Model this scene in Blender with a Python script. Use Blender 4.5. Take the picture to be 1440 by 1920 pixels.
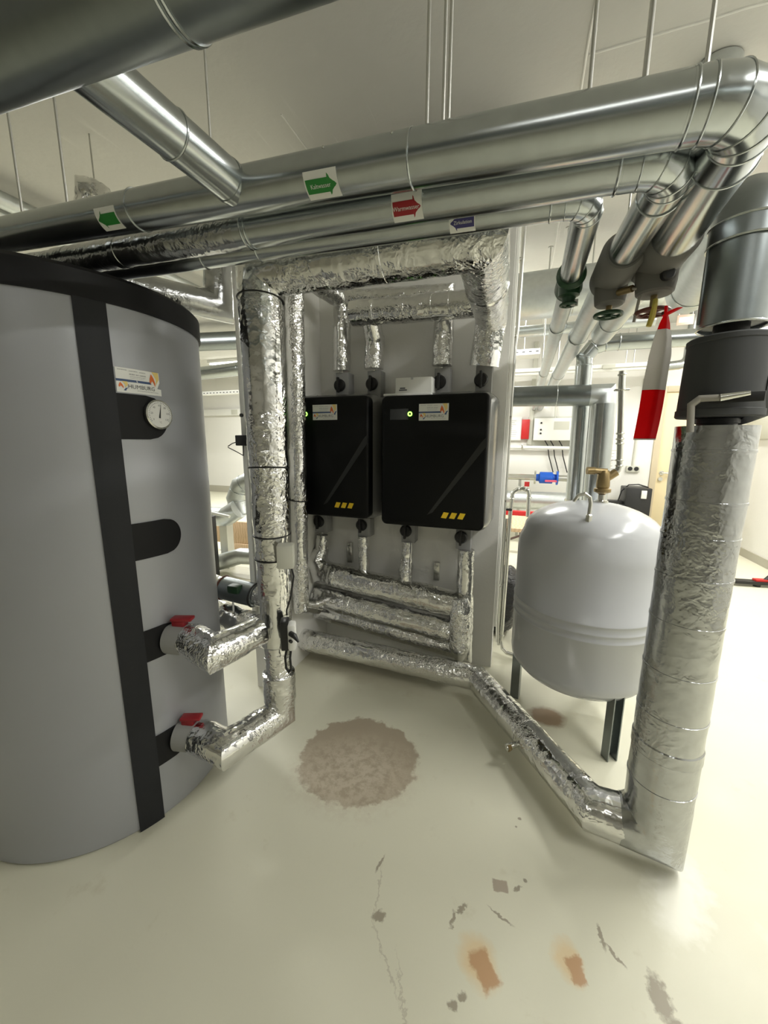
import bpy, bmesh, math, random
from mathutils import Vector, Matrix, noise
random.seed(7)
PI = math.pi
S = bpy.context.scene
C = S.collection
for o in list(bpy.data.objects): bpy.data.objects.remove(o)

# ------------------------------------------------------------ camera, world, exposure
CAM_H = 1.4
yaw, pit, rol = math.radians(19.5), math.radians(10.3), math.radians(0.3)
fw = Vector((-math.sin(yaw)*math.cos(pit), math.cos(yaw)*math.cos(pit), -math.sin(pit)))
rt = Vector((math.cos(yaw), math.sin(yaw), 0)); up = rt.cross(fw)
r2 = rt*math.cos(rol)+up*math.sin(rol); u2 = up*math.cos(rol)-rt*math.sin(rol)
cam = bpy.data.cameras.new('camera'); co = bpy.data.objects.new('camera', cam); C.objects.link(co)
co.matrix_world = Matrix(((r2.x, u2.x, -fw.x, 0), (r2.y, u2.y, -fw.y, 0), (r2.z, u2.z, -fw.z, CAM_H), (0, 0, 0, 1)))
cam.sensor_fit = 'VERTICAL'; cam.sensor_height = 24.0; cam.sensor_width = 18.0
cam.lens = 720.0/1920.0*24.0; cam.clip_start = 0.02
S.camera = co
S.view_settings.view_transform = 'Standard'; S.view_settings.look = 'None'
S.view_settings.gamma = 1.0; S.view_settings.use_curve_mapping = False
S.view_settings.exposure = 0.7
w = bpy.data.worlds.new('world'); S.world = w; w.use_nodes = True
w.node_tree.nodes['Background'].inputs[0].default_value = (1, .98, .9, 1)
w.node_tree.nodes['Background'].inputs[1].default_value = 0.03
LAMP_COL = (1.0, .995, .95)
# ceiling tubes: x, y, turn, watts, label
LAMPS = [(1.85, 2.3, PI/2, 34, 'tube lamp on the ceiling right of the expansion vessel'),
         (2.25, 4.7, PI/2, 42, 'tube lamp on the ceiling before the beige door'),
         (-0.75, 4.6, 0, 46, 'tube lamp on the ceiling behind the boiler wall'),
         (-4.3, 3.6, 0, 60, 'tube lamp on the ceiling of the space left of the boilers'),
         (-5.4, 6.6, 0, 85, 'tube lamp on the ceiling at the far left back'),
         (1.7, .35, PI/2, 24, 'tube lamp on the ceiling right of the viewer'),
         (.5, -2.0, 0, 4, 'added unseen tube lamp behind the viewer, brightening the boiler wall')]  # last one is an unseen fill, added to brighten boiler wall and tank

# ------------------------------------------------------------ material helpers
def mat(name, col, rough=.5, metal=0., spec=.5, emit=None, es=0):
    m = bpy.data.materials.new(name); m.use_nodes = True
    b = m.node_tree.nodes['Principled BSDF']
    b.inputs['Base Color'].default_value = (*col, 1); b.inputs['Roughness'].default_value = rough
    b.inputs['Metallic'].default_value = metal; b.inputs['Specular IOR Level'].default_value = spec
    if emit: b.inputs['Emission Color'].default_value = (*emit, 1); b.inputs['Emission Strength'].default_value = es
    return m
class NT:
    def __init__(s, m): s.t = m.node_tree; s.b = s.t.nodes['Principled BSDF']
    def n(s, kind, ins=None, **kw):
        x = s.t.nodes.new(kind)
        for k, v in kw.items(): setattr(x, k, v)
        for k, v in (ins or {}).items():
            if hasattr(v, 'is_output') or isinstance(v, bpy.types.NodeSocket): s.t.links.new(v, x.inputs[k])
            else: x.inputs[k].default_value = v
        return x
    def math(s, op, a, b=0., c=0.): return s.n('ShaderNodeMath', {0: a, 1: b, 2: c}, operation=op).outputs[0]
    def ramp(s, f, a, b, inv=False):
        return s.n('ShaderNodeMapRange', {'Value': f, 'From Min': a, 'From Max': b, 'To Min': 1. if inv else 0., 'To Max': 0. if inv else 1.}).outputs[0]
    def mix(s, f, a, b):
        x = s.n('ShaderNodeMix', data_type='RGBA')
        for i, v in ((0, f), (6, a), (7, b)):
            if isinstance(v, bpy.types.NodeSocket): s.t.links.new(v, x.inputs[i])
            else: x.inputs[i].default_value = v if i == 0 else (*v[:3], 1)
        return x.outputs[2]
    def noise(s, vec, scale, det=4, rough=.5, dist=0.):
        return s.n('ShaderNodeTexNoise', {'Vector': vec, 'Scale': scale, 'Detail': det, 'Roughness': rough, 'Distortion': dist})
    def out(s, name, sock): s.t.links.new(sock, s.b.inputs[name])
    def bump(s, h, strength, dist=.01): s.out('Normal', s.n('ShaderNodeBump', {'Height': h, 'Strength': strength, 'Distance': dist}).outputs[0])
    def geo(s): return s.n('ShaderNodeNewGeometry').outputs['Position']
    def uv(s): return s.n('ShaderNodeTexCoord').outputs['UV']
    def sc(s, v, x, y, z): return s.n('ShaderNodeVectorMath', {0: v, 1: (x, y, z)}, operation='MULTIPLY').outputs[0]

def galv_mat(name, col, rough):
    m = mat(name, col, rough, 1.0); t = NT(m)
    n1 = t.noise(t.sc(t.uv(), 14, .5, 1), 3, 3).outputs[0]
    n2 = t.noise(t.geo(), 30, 3).outputs[0]
    t.out('Roughness', t.math('MULTIPLY_ADD', n1, .14, rough-.07))
    t.out('Base Color', t.mix(n2, [c*.88 for c in col], [min(1, c*1.08) for c in col]))
    t.bump(t.noise(t.sc(t.uv(), 3, 1.2, 1), 2.2, 2).outputs[0], .12, .01)
    return m
def foil_mat(name, col, rough, amt):
    m = mat(name, col, rough, 1.0); t = NT(m); uv = t.uv(); g = t.geo()
    warp = t.noise(g, 18, 3).outputs['Color']
    gw = t.n('ShaderNodeVectorMath', {0: warp, 1: (.05, .05, .05), 2: g}, operation='MULTIPLY_ADD').outputs[0]
    v1 = t.n('ShaderNodeTexVoronoi', {'Vector': gw, 'Scale': 36.}).outputs['Distance']
    v2 = t.n('ShaderNodeTexVoronoi', {'Vector': gw, 'Scale': 95.}).outputs['Distance']
    big = t.noise(g, 6, 3).outputs[0]
    streak = t.noise(t.sc(uv, 24, 1.6, 1), 1, 2).outputs[0]
    patchy = t.ramp(t.noise(g, 4.2, 2).outputs[0], .40, .62)
    h = t.math('MULTIPLY', t.math('MULTIPLY', v1, t.math('MULTIPLY_ADD', patchy, .75, .25)), .42)
    h = t.math('ADD', h, t.math('MULTIPLY', t.math('MULTIPLY', v2, patchy), .2))
    h = t.math('ADD', h, t.math('MULTIPLY', big, .7))
    h = t.math('ADD', h, t.math('MULTIPLY', streak, .35))
    t.bump(h, amt, .02)
    t.out('Roughness', t.math('MULTIPLY_ADD', big, .12, rough-.05))
    t.out('Base Color', t.mix(t.ramp(t.noise(g, 30, 2).outputs[0], .3, .7), [c*.9 for c in col], col))
    return m

GALV = galv_mat('galvanised_sheet', (.49, .52, .525), .22)
GALV_D = galv_mat('dull_shaded_zinc_sheet', (.27, .295, .30), .34)  # duller, darker zinc; unlit tone of the front pipe put into its colour
GALV_L = galv_mat('pale_zinc_sheet', (.58, .61, .61), .42)
FOIL = foil_mat('aluminium_foil_wrap', (.80, .80, .79), .13, .62)
FOIL_S = foil_mat('smooth_foil_wrap', (.50, .51, .515), .2, .33)
STEEL = mat('bright_steel', (.66, .66, .62), .22, 1.)
ROD = mat('threaded_rod_zinc', (.55, .55, .52), .35, 1.)
BRASS = mat('brass', (.30, .225, .11), .42, .85)
BLACKP = mat('black_plastic', (.012, .012, .012), .45)
CASE = mat('satin_black_cover', (.003, .0033, .003), .45, 0, .2)
SHEEN = mat('charcoal_stripe', (.02, .021, .02), .3, 0, .5)
DISP = mat('dark_display', (.012, .014, .015), .15)
CABLE = mat('black_cable', (.01, .01, .01), .5)
CHAR = mat('charcoal_strap', (.015, .016, .019), .55, 0, .3)
LIDM = mat('black_lid', (.009, .009, .010), .55, 0, .25)
PUMPM = mat('dark_grey_foam', (.055, .057, .058), .75)
VALVEG = mat('grey_valve_insulation', (.16, .155, .14), .7)
GREYB = mat('grey_block', (.30, .30, .29), .7)
WHITEP = mat('white_plastic', (.72, .72, .68), .45)
WHITEM = mat('white_paint_metal', (.80, .80, .76), .35)
PALEG = mat('pale_grey_plastic', (.55, .55, .48), .5)
PAPER = mat('white_paper', (.82, .82, .79), .7)
CARTM = mat('white_cardboard', (.74, .74, .70), .75)
INK = mat('grey_ink', (.12, .12, .13), .7)
INKL = mat('pale_ink', (.45, .45, .45), .7)
ORANGE = mat('orange_print', (.72, .16, .03), .5)
SAND = mat('sand_print', (.80, .62, .22), .5)
NAVY = mat('navy_print', (.05, .09, .20), .5)
STK = mat('sticker_white', (.72, .72, .67), .5)
GREENP = mat('green_print', (.02, .20, .03), .5)
REDP = mat('dark_red_print', (.30, .008, .012), .5)
BLUEP = mat('violet_print', (.045, .04, .16), .5)
YELL = mat('yellow_print', (.85, .58, .02), .5)
GREENV = mat('green_valve_paint', (.012, .05, .018), .45)
REDV = mat('red_handle', (.28, .012, .02), .4)
RUSTW = mat('brown_red_wheel', (.12, .035, .02), .5)
YTAG = mat('yellow_tag', (.50, .40, .06), .6)
TAPER = mat('red_tape', (.80, .006, .012), .5, 0, .2)
TAPEW = mat('white_tape', (.70, .68, .64), .5)
REDM = mat('red_paint', (.50, .015, .015), .45)
BLUEM = mat('blue_paint', (.015, .12, .62), .35)
DOORM = mat('beige_door', (.78, .66, .42), .5)
FRAMEM = mat('beige_frame', (.55, .47, .33), .5)
WOOD = mat('raw_wood', (.62, .44, .28), .6)
BROWN = mat('brown_frame', (.07, .035, .025), .5)
BAGM = mat('black_bag', (.01, .01, .012), .22)
LILAC = mat('lilac_paper', (.60, .55, .68), .7)
CLEARP = mat('clear_tube', (.35, .33, .29), .3)
TUBE = mat('lamp_tube', (1, 1, 1), .4, emit=LAMP_COL, es=6.)
LED = mat('green_led', (.1, .5, .05), .4, emit=(.25, 1., .08), es=3.)
VESM = mat('grey_enamel', (.46, .47, .485), .22, 0, .5)
TANKM = mat('silver_grey_jacket', (.37, .38, .405), .42, .35)
DIAL = mat('dial_white', (.75, .75, .72), .35)
t = NT(BAGM); t.bump(t.noise(t.geo(), 12, 5, .6, 1.).outputs[0], .9, .05)
t = NT(WOOD); wv = t.n('ShaderNodeTexWave', {'Vector': t.geo(), 'Scale': 9., 'Distortion': 6., 'Detail': 3.}).outputs['Fac']; t.out('Base Color', t.mix(wv, (.66, .48, .31), (.55, .38, .23)))
t = NT(TANKM); t.bump(t.noise(t.geo(), 260, 2).outputs[0], .05, .002)
t = NT(VESM); t.bump(t.noise(t.geo(), 9, 2).outputs[0], .05, .02)

SLOTM = mat('slotted_white_metal', (.78, .78, .74), .4); t = NT(SLOTM); q_ = t.n('ShaderNodeSeparateXYZ', {0: t.geo()})
sl_ = t.math('LESS_THAN', t.math('FRACT', t.math('MULTIPLY', q_.outputs[0], 14.)), .45)
tc_ = t.n('ShaderNodeSeparateXYZ', {0: t.n('ShaderNodeTexCoord').outputs['Generated']})
sl_ = t.math('MULTIPLY', sl_, t.math('LESS_THAN', t.math('ABSOLUTE', t.math('SUBTRACT', tc_.outputs[2], .5)), .12))
t.out('Base Color', t.mix(sl_, (.78, .78, .74), (.08, .08, .08)))
for m_ in (TAPER, TAPEW):
    t = NT(m_); tl = t.n('ShaderNodeBsdfTranslucent'); tl.inputs['Color'].default_value = t.b.inputs['Base Color'].default_value
    mx = t.n('ShaderNodeMixShader', {0: .45}); t.t.links.new(t.b.outputs[0], mx.inputs[1]); t.t.links.new(tl.outputs[0], mx.inputs[2])
    t.t.links.new(mx.outputs[0], t.t.nodes['Material Output'].inputs['Surface'])
# plastered wall / ceiling / floor
WALLM = mat('white_plaster', (.72, .70, .64), .8); t = NT(WALLM); g = t.geo()
t.out('Base Color', t.mix(t.noise(g, 1.4, 4).outputs[0], (.73, .72, .68), (.80, .79, .745)))
t.bump(t.noise(g, 45, 5).outputs[0], .1, .01)
CEILM = mat('painted_concrete', (.55, .54, .50), .85); t = NT(CEILM); g = t.geo()
c1 = t.mix(t.noise(g, 1.1, 5, .6).outputs[0], (.56, .55, .515), (.66, .65, .61))
st = t.noise(t.sc(g, 30, 1.3, 1), 1.2, 3, .6).outputs[0]
c1 = t.mix(t.math('MULTIPLY', t.ramp(st, .62, .8), t.ramp(t.noise(g, 1.3, 2).outputs[0], .5, .6)), c1, (.78, .77, .73))
t.out('Base Color', c1)
t.bump(t.math('ADD', t.noise(g, 18, 5).outputs[0], t.math('MULTIPLY', t.math('MULTIPLY', st, t.ramp(t.noise(g, 1.3, 2).outputs[0], .5, .6)), .8)), .2, .012)

FLOORM = mat('coated_concrete_floor', (.7, .69, .57), .42); t = NT(FLOORM); g = t.geo()
base = t.mix(t.noise(g, .9, 4).outputs[0], (.60, .585, .455), (.68, .665, .54))
base = t.mix(t.ramp(t.noise(g, 7, 6, .65).outputs[0], .62, .80), base, (.55, .52, .39))
base = t.mix(t.ramp(t.noise(g, 3, 5, .6).outputs[0], .2, .34, True), base, (.74, .73, .63))
sx = t.n('ShaderNodeSeparateXYZ', {0: g})
wob = t.n('ShaderNodeVectorMath', {0: t.noise(g, 16, 5, .62).outputs['Color'], 1: (.5, .5, .5)}, operation='SUBTRACT').outputs[0]
wob2 = t.n('ShaderNodeVectorMath', {0: t.noise(g, 48, 4, .6).outputs['Color'], 1: (.5, .5, .5)}, operation='SUBTRACT').outputs[0]
def blob(cx, cy, rx, ry, rot, amp, soft, fine=False, square=False):
    p = t.n('ShaderNodeVectorMath', {0: g, 1: (cx, cy, 0)}, operation='SUBTRACT').outputs[0]
    p = t.n('ShaderNodeVectorMath', {0: (wob2 if fine else wob), 1: (amp, amp, 0), 2: p}, operation='MULTIPLY_ADD').outputs[0]
    p = t.n('ShaderNodeVectorRotate', {'Vector': p, 'Angle': -rot}, rotation_type='Z_AXIS').outputs[0]
    p = t.sc(p, 1/rx, 1/ry, 0)
    l = t.n('ShaderNodeVectorMath', {0: p}, operation='LENGTH').outputs['Value']
    if square:
        q = t.n('ShaderNodeSeparateXYZ', {0: p}); l = t.math('MAXIMUM', t.math('ABSOLUTE', q.outputs[0]), t.math('ABSOLUTE', q.outputs[1]))
    return t.ramp(l, 1-soft, 1+soft, True)
def over(base, mask, col, k=1.): return t.mix(t.math('MULTIPLY', mask, k), base, col)
# the worn round patch
ring = t.noise(g, 28, 6, .7).outputs[0]
base = over(base, blob(-.605, 1.385, .262, .245, .3, .13, .035), (.33, .265, .19), .85)
base = over(base, t.math('MULTIPLY', blob(-.60, 1.30, .22, .16, .3, .12, .5), t.ramp(ring, .40, .56)), (.53, .47, .37), .85)
for a in ((-.012, .852, .046, .030, -.85), (.217, .937, .026, .030, .35)):
    base = over(base, blob(a[0]-.008, a[1]+.006, a[2]*1.3, a[3]*1.45, a[4], .06, .35), (.66, .50, .28), .75)
    base = over(base, blob(a[0]+.008, a[1]-.006, a[2]*.9, a[3]*.85, a[4], .06, .15, False, True), (.42, .23, .11), .8)
base = over(base, blob(.024, 1.068, .023, .018, .15, .012, .08, True, True), (.33, .27, .21), .85)
for a in ((.075, 1.078, .016, .006, .7, .04), (.10, 1.112, .006, .006, 0, .01), (-.318, .862, .019, .014, .2, .05), (-.362, 1.0, .004, .03, -.2, .02),
          (-.085, .965, .022, .006, .9, .05), (-.105, .925, .02, .007, 1.2, .05), (.03, .985, .035, .004, -.35, .03), (.305, 1.035, .006, .03, .2, .03), (.335, .998, .03, .004, -.8, .03),
          (.425, .945, .024, .045, .1, .05), (.45, .88, .02, .03, .3, .05), (-.075, .75, .012, .01, .3, .03), (-.055, .775, .012, .008, .3, .03), (.082, 1.327, .006, .006, 0, .01), (.07, 1.29, .004, .004, 0, .01)):
    base = over(base, blob(*a[:5], a[5], .25, True), (.27, .235, .175), .85)
for a in ((-.27, .78, .003, .09, .75, .05), (-.19, .70, .003, .10, .45, .06), (-.34, .93, .002, .07, .2, .03)):
    base = over(base, blob(*a[:5], a[5], .4, True), (.45, .42, .33), .7)
base = over(base, blob(.21, 1.96, .085, .07, .2, .06, .25), (.22, .12, .05), .85)
base = over(base, blob(.55, 1.22, .07, .13, -.5, .16, .4), (.80, .79, .70), .8)
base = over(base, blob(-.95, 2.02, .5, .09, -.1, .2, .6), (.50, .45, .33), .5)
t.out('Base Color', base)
t.out('Roughness', t.math('MULTIPLY_ADD', t.noise(g, 5, 4).outputs[0], .2, .36))
t.bump(t.noise(g, 22, 5).outputs[0], .06, .01)
BASEM = mat('grey_baseboard', (.42, .40, .33), .6)

# ------------------------------------------------------------ mesh helpers
def link(name, bm, m, parent=None, label=None, smooth=True, ang=35):
    me = bpy.data.meshes.new(name)
    if parent is not None:
        off = parent['_w'] if '_w' in parent else (0, 0, 0)
        bmesh.ops.translate(bm, verts=bm.verts, vec=-Vector(off))
    bmesh.ops.recalc_face_normals(bm, faces=bm.faces)
    bm.to_mesh(me); bm.free()
    me.materials.append(m)
    if smooth:
        me.shade_smooth()
        try: me.set_sharp_from_angle(angle=math.radians(ang))
        except Exception: pass
    o = bpy.data.objects.new(name, me); C.objects.link(o)
    if parent is not None: o.parent = parent
    if label: o['label'] = label
    return o
def T(name, label, cat, loc, group=None):
    o = bpy.data.objects.new(name, None); C.objects.link(o); o.location = loc; o.empty_display_size = .05
    o['label'] = label; o['category'] = cat; o['_w'] = tuple(loc)
    if group: o['group'] = group
    return o
def part(name, bm, m, root, label=None, sub=None, ang=35):
    """bm is in world coordinates; root is the thing, sub (optional) the part it belongs to"""
    o = link(name, bm, m, root, label, ang=ang)
    if sub is not None: o.parent = sub
    return o
def solo(name, bm, m, label, cat, loc, group=None, kind=None, ang=35):
    bmesh.ops.translate(bm, verts=bm.verts, vec=-Vector(loc))
    o = link(name, bm, m, ang=ang); o.location = loc; o['label'] = label; o['category'] = cat
    if group: o['group'] = group
    if kind: o['kind'] = kind
    return o
def struct(name, bm, m, label=None, cat=None):
    o = link(name, bm, m, smooth=False); o['kind'] = 'structure'
    if label: o['label'] = label
    if cat: o['category'] = cat
    return o
def nb(): return bmesh.new()
def box(bm, c, s, rz=0, bev=0, rot=None):
    M = Matrix.Translation(c) @ (rot.to_4x4() if rot is not None else Matrix.Rotation(rz, 4, 'Z')) @ Matrix.Diagonal((*s, 1))
    t = bmesh.new(); bmesh.ops.create_cube(t, size=1, matrix=M)
    if bev: bmesh.ops.bevel(t, geom=t.edges[:], offset=bev, segments=2, profile=.5, affect='EDGES')
    me = bpy.data.meshes.new('t'); t.to_mesh(me); t.free(); bm.from_mesh(me); bpy.data.meshes.remove(me); return bm
def box2(bm, a, b, bev=0):
    a, b = Vector(a), Vector(b); return box(bm, (a+b)/2, [abs(x) for x in (b-a)], bev=bev)
def frame(d):
    d = Vector(d).normalized(); a = Vector((0, 0, 1)) if abs(d.z) < .9 else Vector((1, 0, 0))
    u = d.cross(a).normalized(); v = d.cross(u).normalized(); return d, u, v
def sweep(bm, pts, radii, seg=32, step=.04, amp=0., fs=9., cap=True, bands=(), seed=0.):
    """tube along a polyline with mitred corners; radii per point; bands = [(distance along, half width, extra radius)]"""
    P = [Vector(p) for p in pts]; n = len(P)
    if not hasattr(radii, '__len__'): radii = [radii]*n
    uvl = bm.loops.layers.uv.verify()
    d, u, v = frame(P[1]-P[0]); rings = []; cum = 0.
    T_ = [(P[i+1]-P[i]).normalized() for i in range(n-1)]
    def emit(c, u, v, r, s, tn=None, tt=None, raw=0.):
        ring = []
        for k in range(seg):
            a = 2*PI*k/seg; rr = r
            for b in bands:
                if abs(s-b[0]) < b[1]: rr += b[2]
            o = u*math.cos(a)+v*math.sin(a)
            if amp:
                q = (c+o*r)*fs+Vector((seed, seed, seed)); rr += amp*noise.noise(q)+amp*.6*noise.noise(q*2.7)
            p = o*rr
            if tn is not None: p = p+tt*(-(p.dot(tn))/tt.dot(tn))
            ring.append(bm.verts.new(c+p))
        rings.append((ring, s))
    emit(P[0], u, v, radii[0], 0.)
    for i in range(n-1):
        L = (P[i+1]-P[i]).length; r0, r1 = radii[i], radii[i+1]
        def clear(j):
            if j <= 0 or j >= n-1: return 0.
            c = max(-1, min(1, T_[j-1].dot(T_[j]))); th = math.acos(c)
            return max(radii[j], .0)*math.tan(th/2)*1.05
        m0, m1 = clear(i), clear(i+1)
        if m0+m1 < L*.98:
            k = max(1, int((L-m0-m1)/step)); ss = [m0+(L-m0-m1)*q/k for q in range(k+1)]
            for b in bands:
                for e in (-b[1]*1.15, -b[1]*.95, b[1]*.95, b[1]*1.15):
                    x = b[0]-cum+e
                    if m0 < x < L-m1: ss.append(x)
            for s in sorted(ss):
                if 1e-4 < s < L-1e-4: emit(P[i]+T_[i]*s, u, v, r0+(r1-r0)*s/L, cum+s)
        cum += L
        if i < n-2:
            tn = (T_[i]+T_[i+1]).normalized()
            emit(P[i+1], u, v, r1, cum, tn, T_[i])
            q = T_[i].rotation_difference(T_[i+1]); u = q @ u; v = q @ v
        else: emit(P[i+1], u, v, r1, cum)
    for (a, sa), (b, sb) in zip(rings, rings[1:]):
        for k in range(seg):
            k2 = (k+1) % seg
            f = bm.faces.new((a[k], a[k2], b[k2], b[k]))
            for lp, (uu, vv) in zip(f.loops, ((k, sa), (k+1, sa), (k+1, sb), (k, sb))):
                lp[uvl].uv = (uu/seg*2*PI*radii[0], vv)
    if cap:
        for rg in (rings[0][0], rings[-1][0]):
            try: bm.faces.new(rg)
            except Exception: pass
    return bm
def cyl(bm, a, b, r, r2=None, seg=24): return sweep(bm, [a, b], [r, r if r2 is None else r2], seg, step=9)
def lathe(bm, prof, c=(0, 0, 0), axis=(0, 0, 1), seg=48):
    d, u, v = frame(axis); c = Vector(c); rings = []
    for r, h in prof:
        if r < 1e-5: rings.append([bm.verts.new(c+d*h)])
        else: rings.append([bm.verts.new(c+d*h+(u*math.cos(2*PI*k/seg)+v*math.sin(2*PI*k/seg))*r) for k in range(seg)])
    for a, b in zip(rings, rings[1:]):
        for k in range(seg):
            k2 = (k+1) % seg
            if len(a) == 1 and len(b) == 1: continue
            if len(a) == 1: bm.faces.new((a[0], b[k2], b[k]))
            elif len(b) == 1: bm.faces.new((a[k], a[k2], b[0]))
            else: bm.faces.new((a[k], a[k2], b[k2], b[k]))
    for rg in (rings[0], rings[-1]):
        if len(rg) > 1:
            try: bm.faces.new(rg)
            except Exception: pass
    return bm
def torus(bm, c, axis, R, r, seg=40, ms=8):
    d, u, v = frame(axis); c = Vector(c); g = []
    for k in range(seg):
        a = 2*PI*k/seg; o = u*math.cos(a)+v*math.sin(a)
        g.append([bm.verts.new(c+o*(R+r*math.cos(2*PI*j/ms))+d*r*math.sin(2*PI*j/ms)) for j in range(ms)])
    for k in range(seg):
        for j in range(ms):
            bm.faces.new((g[k][j], g[(k+1) % seg][j], g[(k+1) % seg][(j+1) % ms], g[k][(j+1) % ms]))
    return bm
def prism(bm, poly, M, h0=0., h1=.001, cuts=0):
    """flat outline (u,v) mapped to the surface M(u,v,h) with real thickness"""
    if not callable(M): M_ = M; M = lambda u, v, h: M_ @ Vector((u, v, h))
    a = [bm.verts.new(M(u, v, h0)) for u, v in poly]; b = [bm.verts.new(M(u, v, h1)) for u, v in poly]
    n = len(poly); bm.faces.new(list(reversed(a))); bm.faces.new(b)
    for k in range(n): bm.faces.new((a[k], a[(k+1) % n], b[(k+1) % n], b[k]))
    return bm
def patch(bm, u0, u1, v0, v1, M, h, nu=8, nv=8, ufun=None):
    """a thin curved sheet on a curved surface, thickness h, closed"""
    G = []
    for hh in (0., h):
        G.append([[bm.verts.new(M(*( (u0+(u1-u0)*i/nu, v0+(v1-v0)*j/nv) if ufun is None else ufun(i/nu, j/nv)), hh)) for j in range(nv+1)] for i in range(nu+1)])
    for q, s in ((0, -1), (1, 1)):
        for i in range(nu):
            for j in range(nv):
                f = [G[q][i][j], G[q][i+1][j], G[q][i+1][j+1], G[q][i][j+1]]
                bm.faces.new(f if s > 0 else f[::-1])
    edge = [(i, 0) for i in range(nu)]+[(nu, j) for j in range(nv)]+[(i, nv) for i in range(nu, 0, -1)]+[(0, j) for j in range(nv, 0, -1)]
    for (a, b), (c, d) in zip(edge, edge[1:]+edge[:1]):
        bm.faces.new((G[0][a][b], G[0][c][d], G[1][c][d], G[1][a][b]))
    return bm
def text(bm, s, size, M, h=.0004, align='CENTER', u=0., v=0.):
    cu = bpy.data.curves.new('t', 'FONT'); cu.body = s; cu.size = size; cu.align_x = align; cu.align_y = 'CENTER'; cu.resolution_u = 2
    o = bpy.data.objects.new('t', cu); C.objects.link(o)
    dg = bpy.context.evaluated_depsgraph_get(); dg.update()
    me = bpy.data.meshes.new_from_object(o.evaluated_get(dg))
    for x in me.vertices: x.co = M(x.co.x+u, x.co.y+v, h)
    bm.from_mesh(me); bpy.data.meshes.remove(me); bpy.data.objects.remove(o); bpy.data.curves.remove(cu)
    return bm
def arc(p0, k, p1, r, n):
    """replace corner k of p0-k-p1 by n+1 points of an arc with tangent length r"""
    k = Vector(k); a = (Vector(p0)-k).normalized(); b = (Vector(p1)-k).normalized()
    th = a.angle(b); R = r*math.tan(th/2); c = k+(a+b).normalized()*(r/math.cos(th/2))
    s, e = k+a*r-c, k+b*r-c; ax = s.cross(e).normalized(); an = s.angle(e)
    return [c+Matrix.Rotation(an*i/n, 3, ax) @ s for i in range(n+1)]
def lerp(a, b, f): return Vector(a)*(1-f)+Vector(b)*f
def tie(root, c, axis, R, r=.0028, nm='cable_tie', m=None):
    o = part(nm, torus(nb(), c, axis, R, r), m or CABLE, root); return o
def bead(root, c, axis, R, r=.0035): return part('seam_bead', torus(nb(), c, axis, R, r, 40, 6), GALV, root)

# ------------------------------------------------------------ room shell
H = 3.02; XL, XR, YF, YB, YBL, XS = -9.5, 2.73, -6.5, 6.6, 8.6, -1.6
struct('floor', box2(nb(), (XL-.2, YF-.2, -.1), (XR+.2, YBL+.2, 0)), FLOORM)
struct('ceiling', box2(nb(), (XL-.2, YF-.2, H), (XR+.2, YBL+.2, H+.15)), CEILM)
struct('wall_right', box2(nb(), (XR, YF-.2, 0), (XR+.15, YBL+.2, H)), WALLM)
struct('wall_left', box2(nb(), (XL-.15, YF-.2, 0), (XL, YBL+.2, H)), WALLM)
struct('wall_front', box2(nb(), (XL, YF-.15, 0), (XR, YF, H)), WALLM)
bm = nb(); box2(bm, (XS, YB, 0), (1.80, YB+.15, H)); box2(bm, (1.80, YB, 2.16), (2.70, YB+.15, H)); box2(bm, (2.70, YB, 0), (XR, YB+.15, H)); box2(bm, (XS, YB+.15, 0), (XS+.15, YBL, H))
struct('wall_back', bm, WALLM)
struct('wall_back_left', box2(nb(), (XL, YBL, 0), (XS+.15, YBL+.15, H)), WALLM)
bm = nb(); box2(bm, (-1.36, 2.32, 0), (-.1, 2.44, H))
struct('wall_middle', bm, WALLM)
struct('wall_side', box2(nb(), (-1.36, 1.66, 0), (-1.26, 2.319, 2.42)), WALLM)
struct('baseboard_right', box2(nb(), (XR-.015, YF, 0), (XR, YB, .10)), BASEM)
struct('baseboard_back', box2(nb(), (XS+.16, YB-.015, 0), (1.79, YB, .10)), BASEM)
struct('baseboard_left', box2(nb(), (XL, YBL-.015, 0), (XS, YBL, .18)), BASEM)
# raised board joints of the ceiling
bm = nb()
for y0, y1 in ((-3.0, 2.31), (2.45, 6.5)): 
    k = 26; pts = [(.15+.006*noise.noise((i*1.3, y0, 0)), y0+(y1-y0)*i/k, H) for i in range(k+1)]
    for a, b in zip(pts, pts[1:]): cyl(bm, a, b, .006, seg=8)
pts = [(.16+2.5*i/24, 2.12+.006*noise.noise((i*1.1, 7, 0)), H) for i in range(25)]
for a, b in zip(pts, pts[1:]): cyl(bm, a, b, .006, seg=8)
cyl(bm, (-1.25, 1.95, H), (-1.25, 2.2, H), .004, seg=8)
struct('trim_1', bm, WALLM)

# ------------------------------------------------------------ lamps
for x, y, rz, wat, lab in LAMPS:
    r = T('tube_lamp', lab, 'lamp', (x, y, H), 'ceiling tube lamps')
    R = Matrix.Rotation(rz, 3, 'Z')
    bm = nb(); box(bm, (x, y, H-.03), (1.5, .12, .06), rz, .008); part('housing', bm, WHITEM, r)
    for s in (-.03, .03):
        a = Vector((x, y, H-.08))+R @ Vector((-.7, s, 0)); b = Vector((x, y, H-.08))+R @ Vector((.7, s, 0))
        part('tube', cyl(nb(), a, b, .013, seg=12), TUBE, r)
    L = bpy.data.lights.new('lamp_light', 'AREA'); L.shape = 'RECTANGLE'; L.size = 1.4; L.size_y = .1; L.energy = wat; L.color = LAMP_COL
    lo = bpy.data.objects.new('lamp_light', L); C.objects.link(lo); lo.parent = r; lo.location = (0, 0, -.105); lo.rotation_euler = (0, 0, rz)

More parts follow.
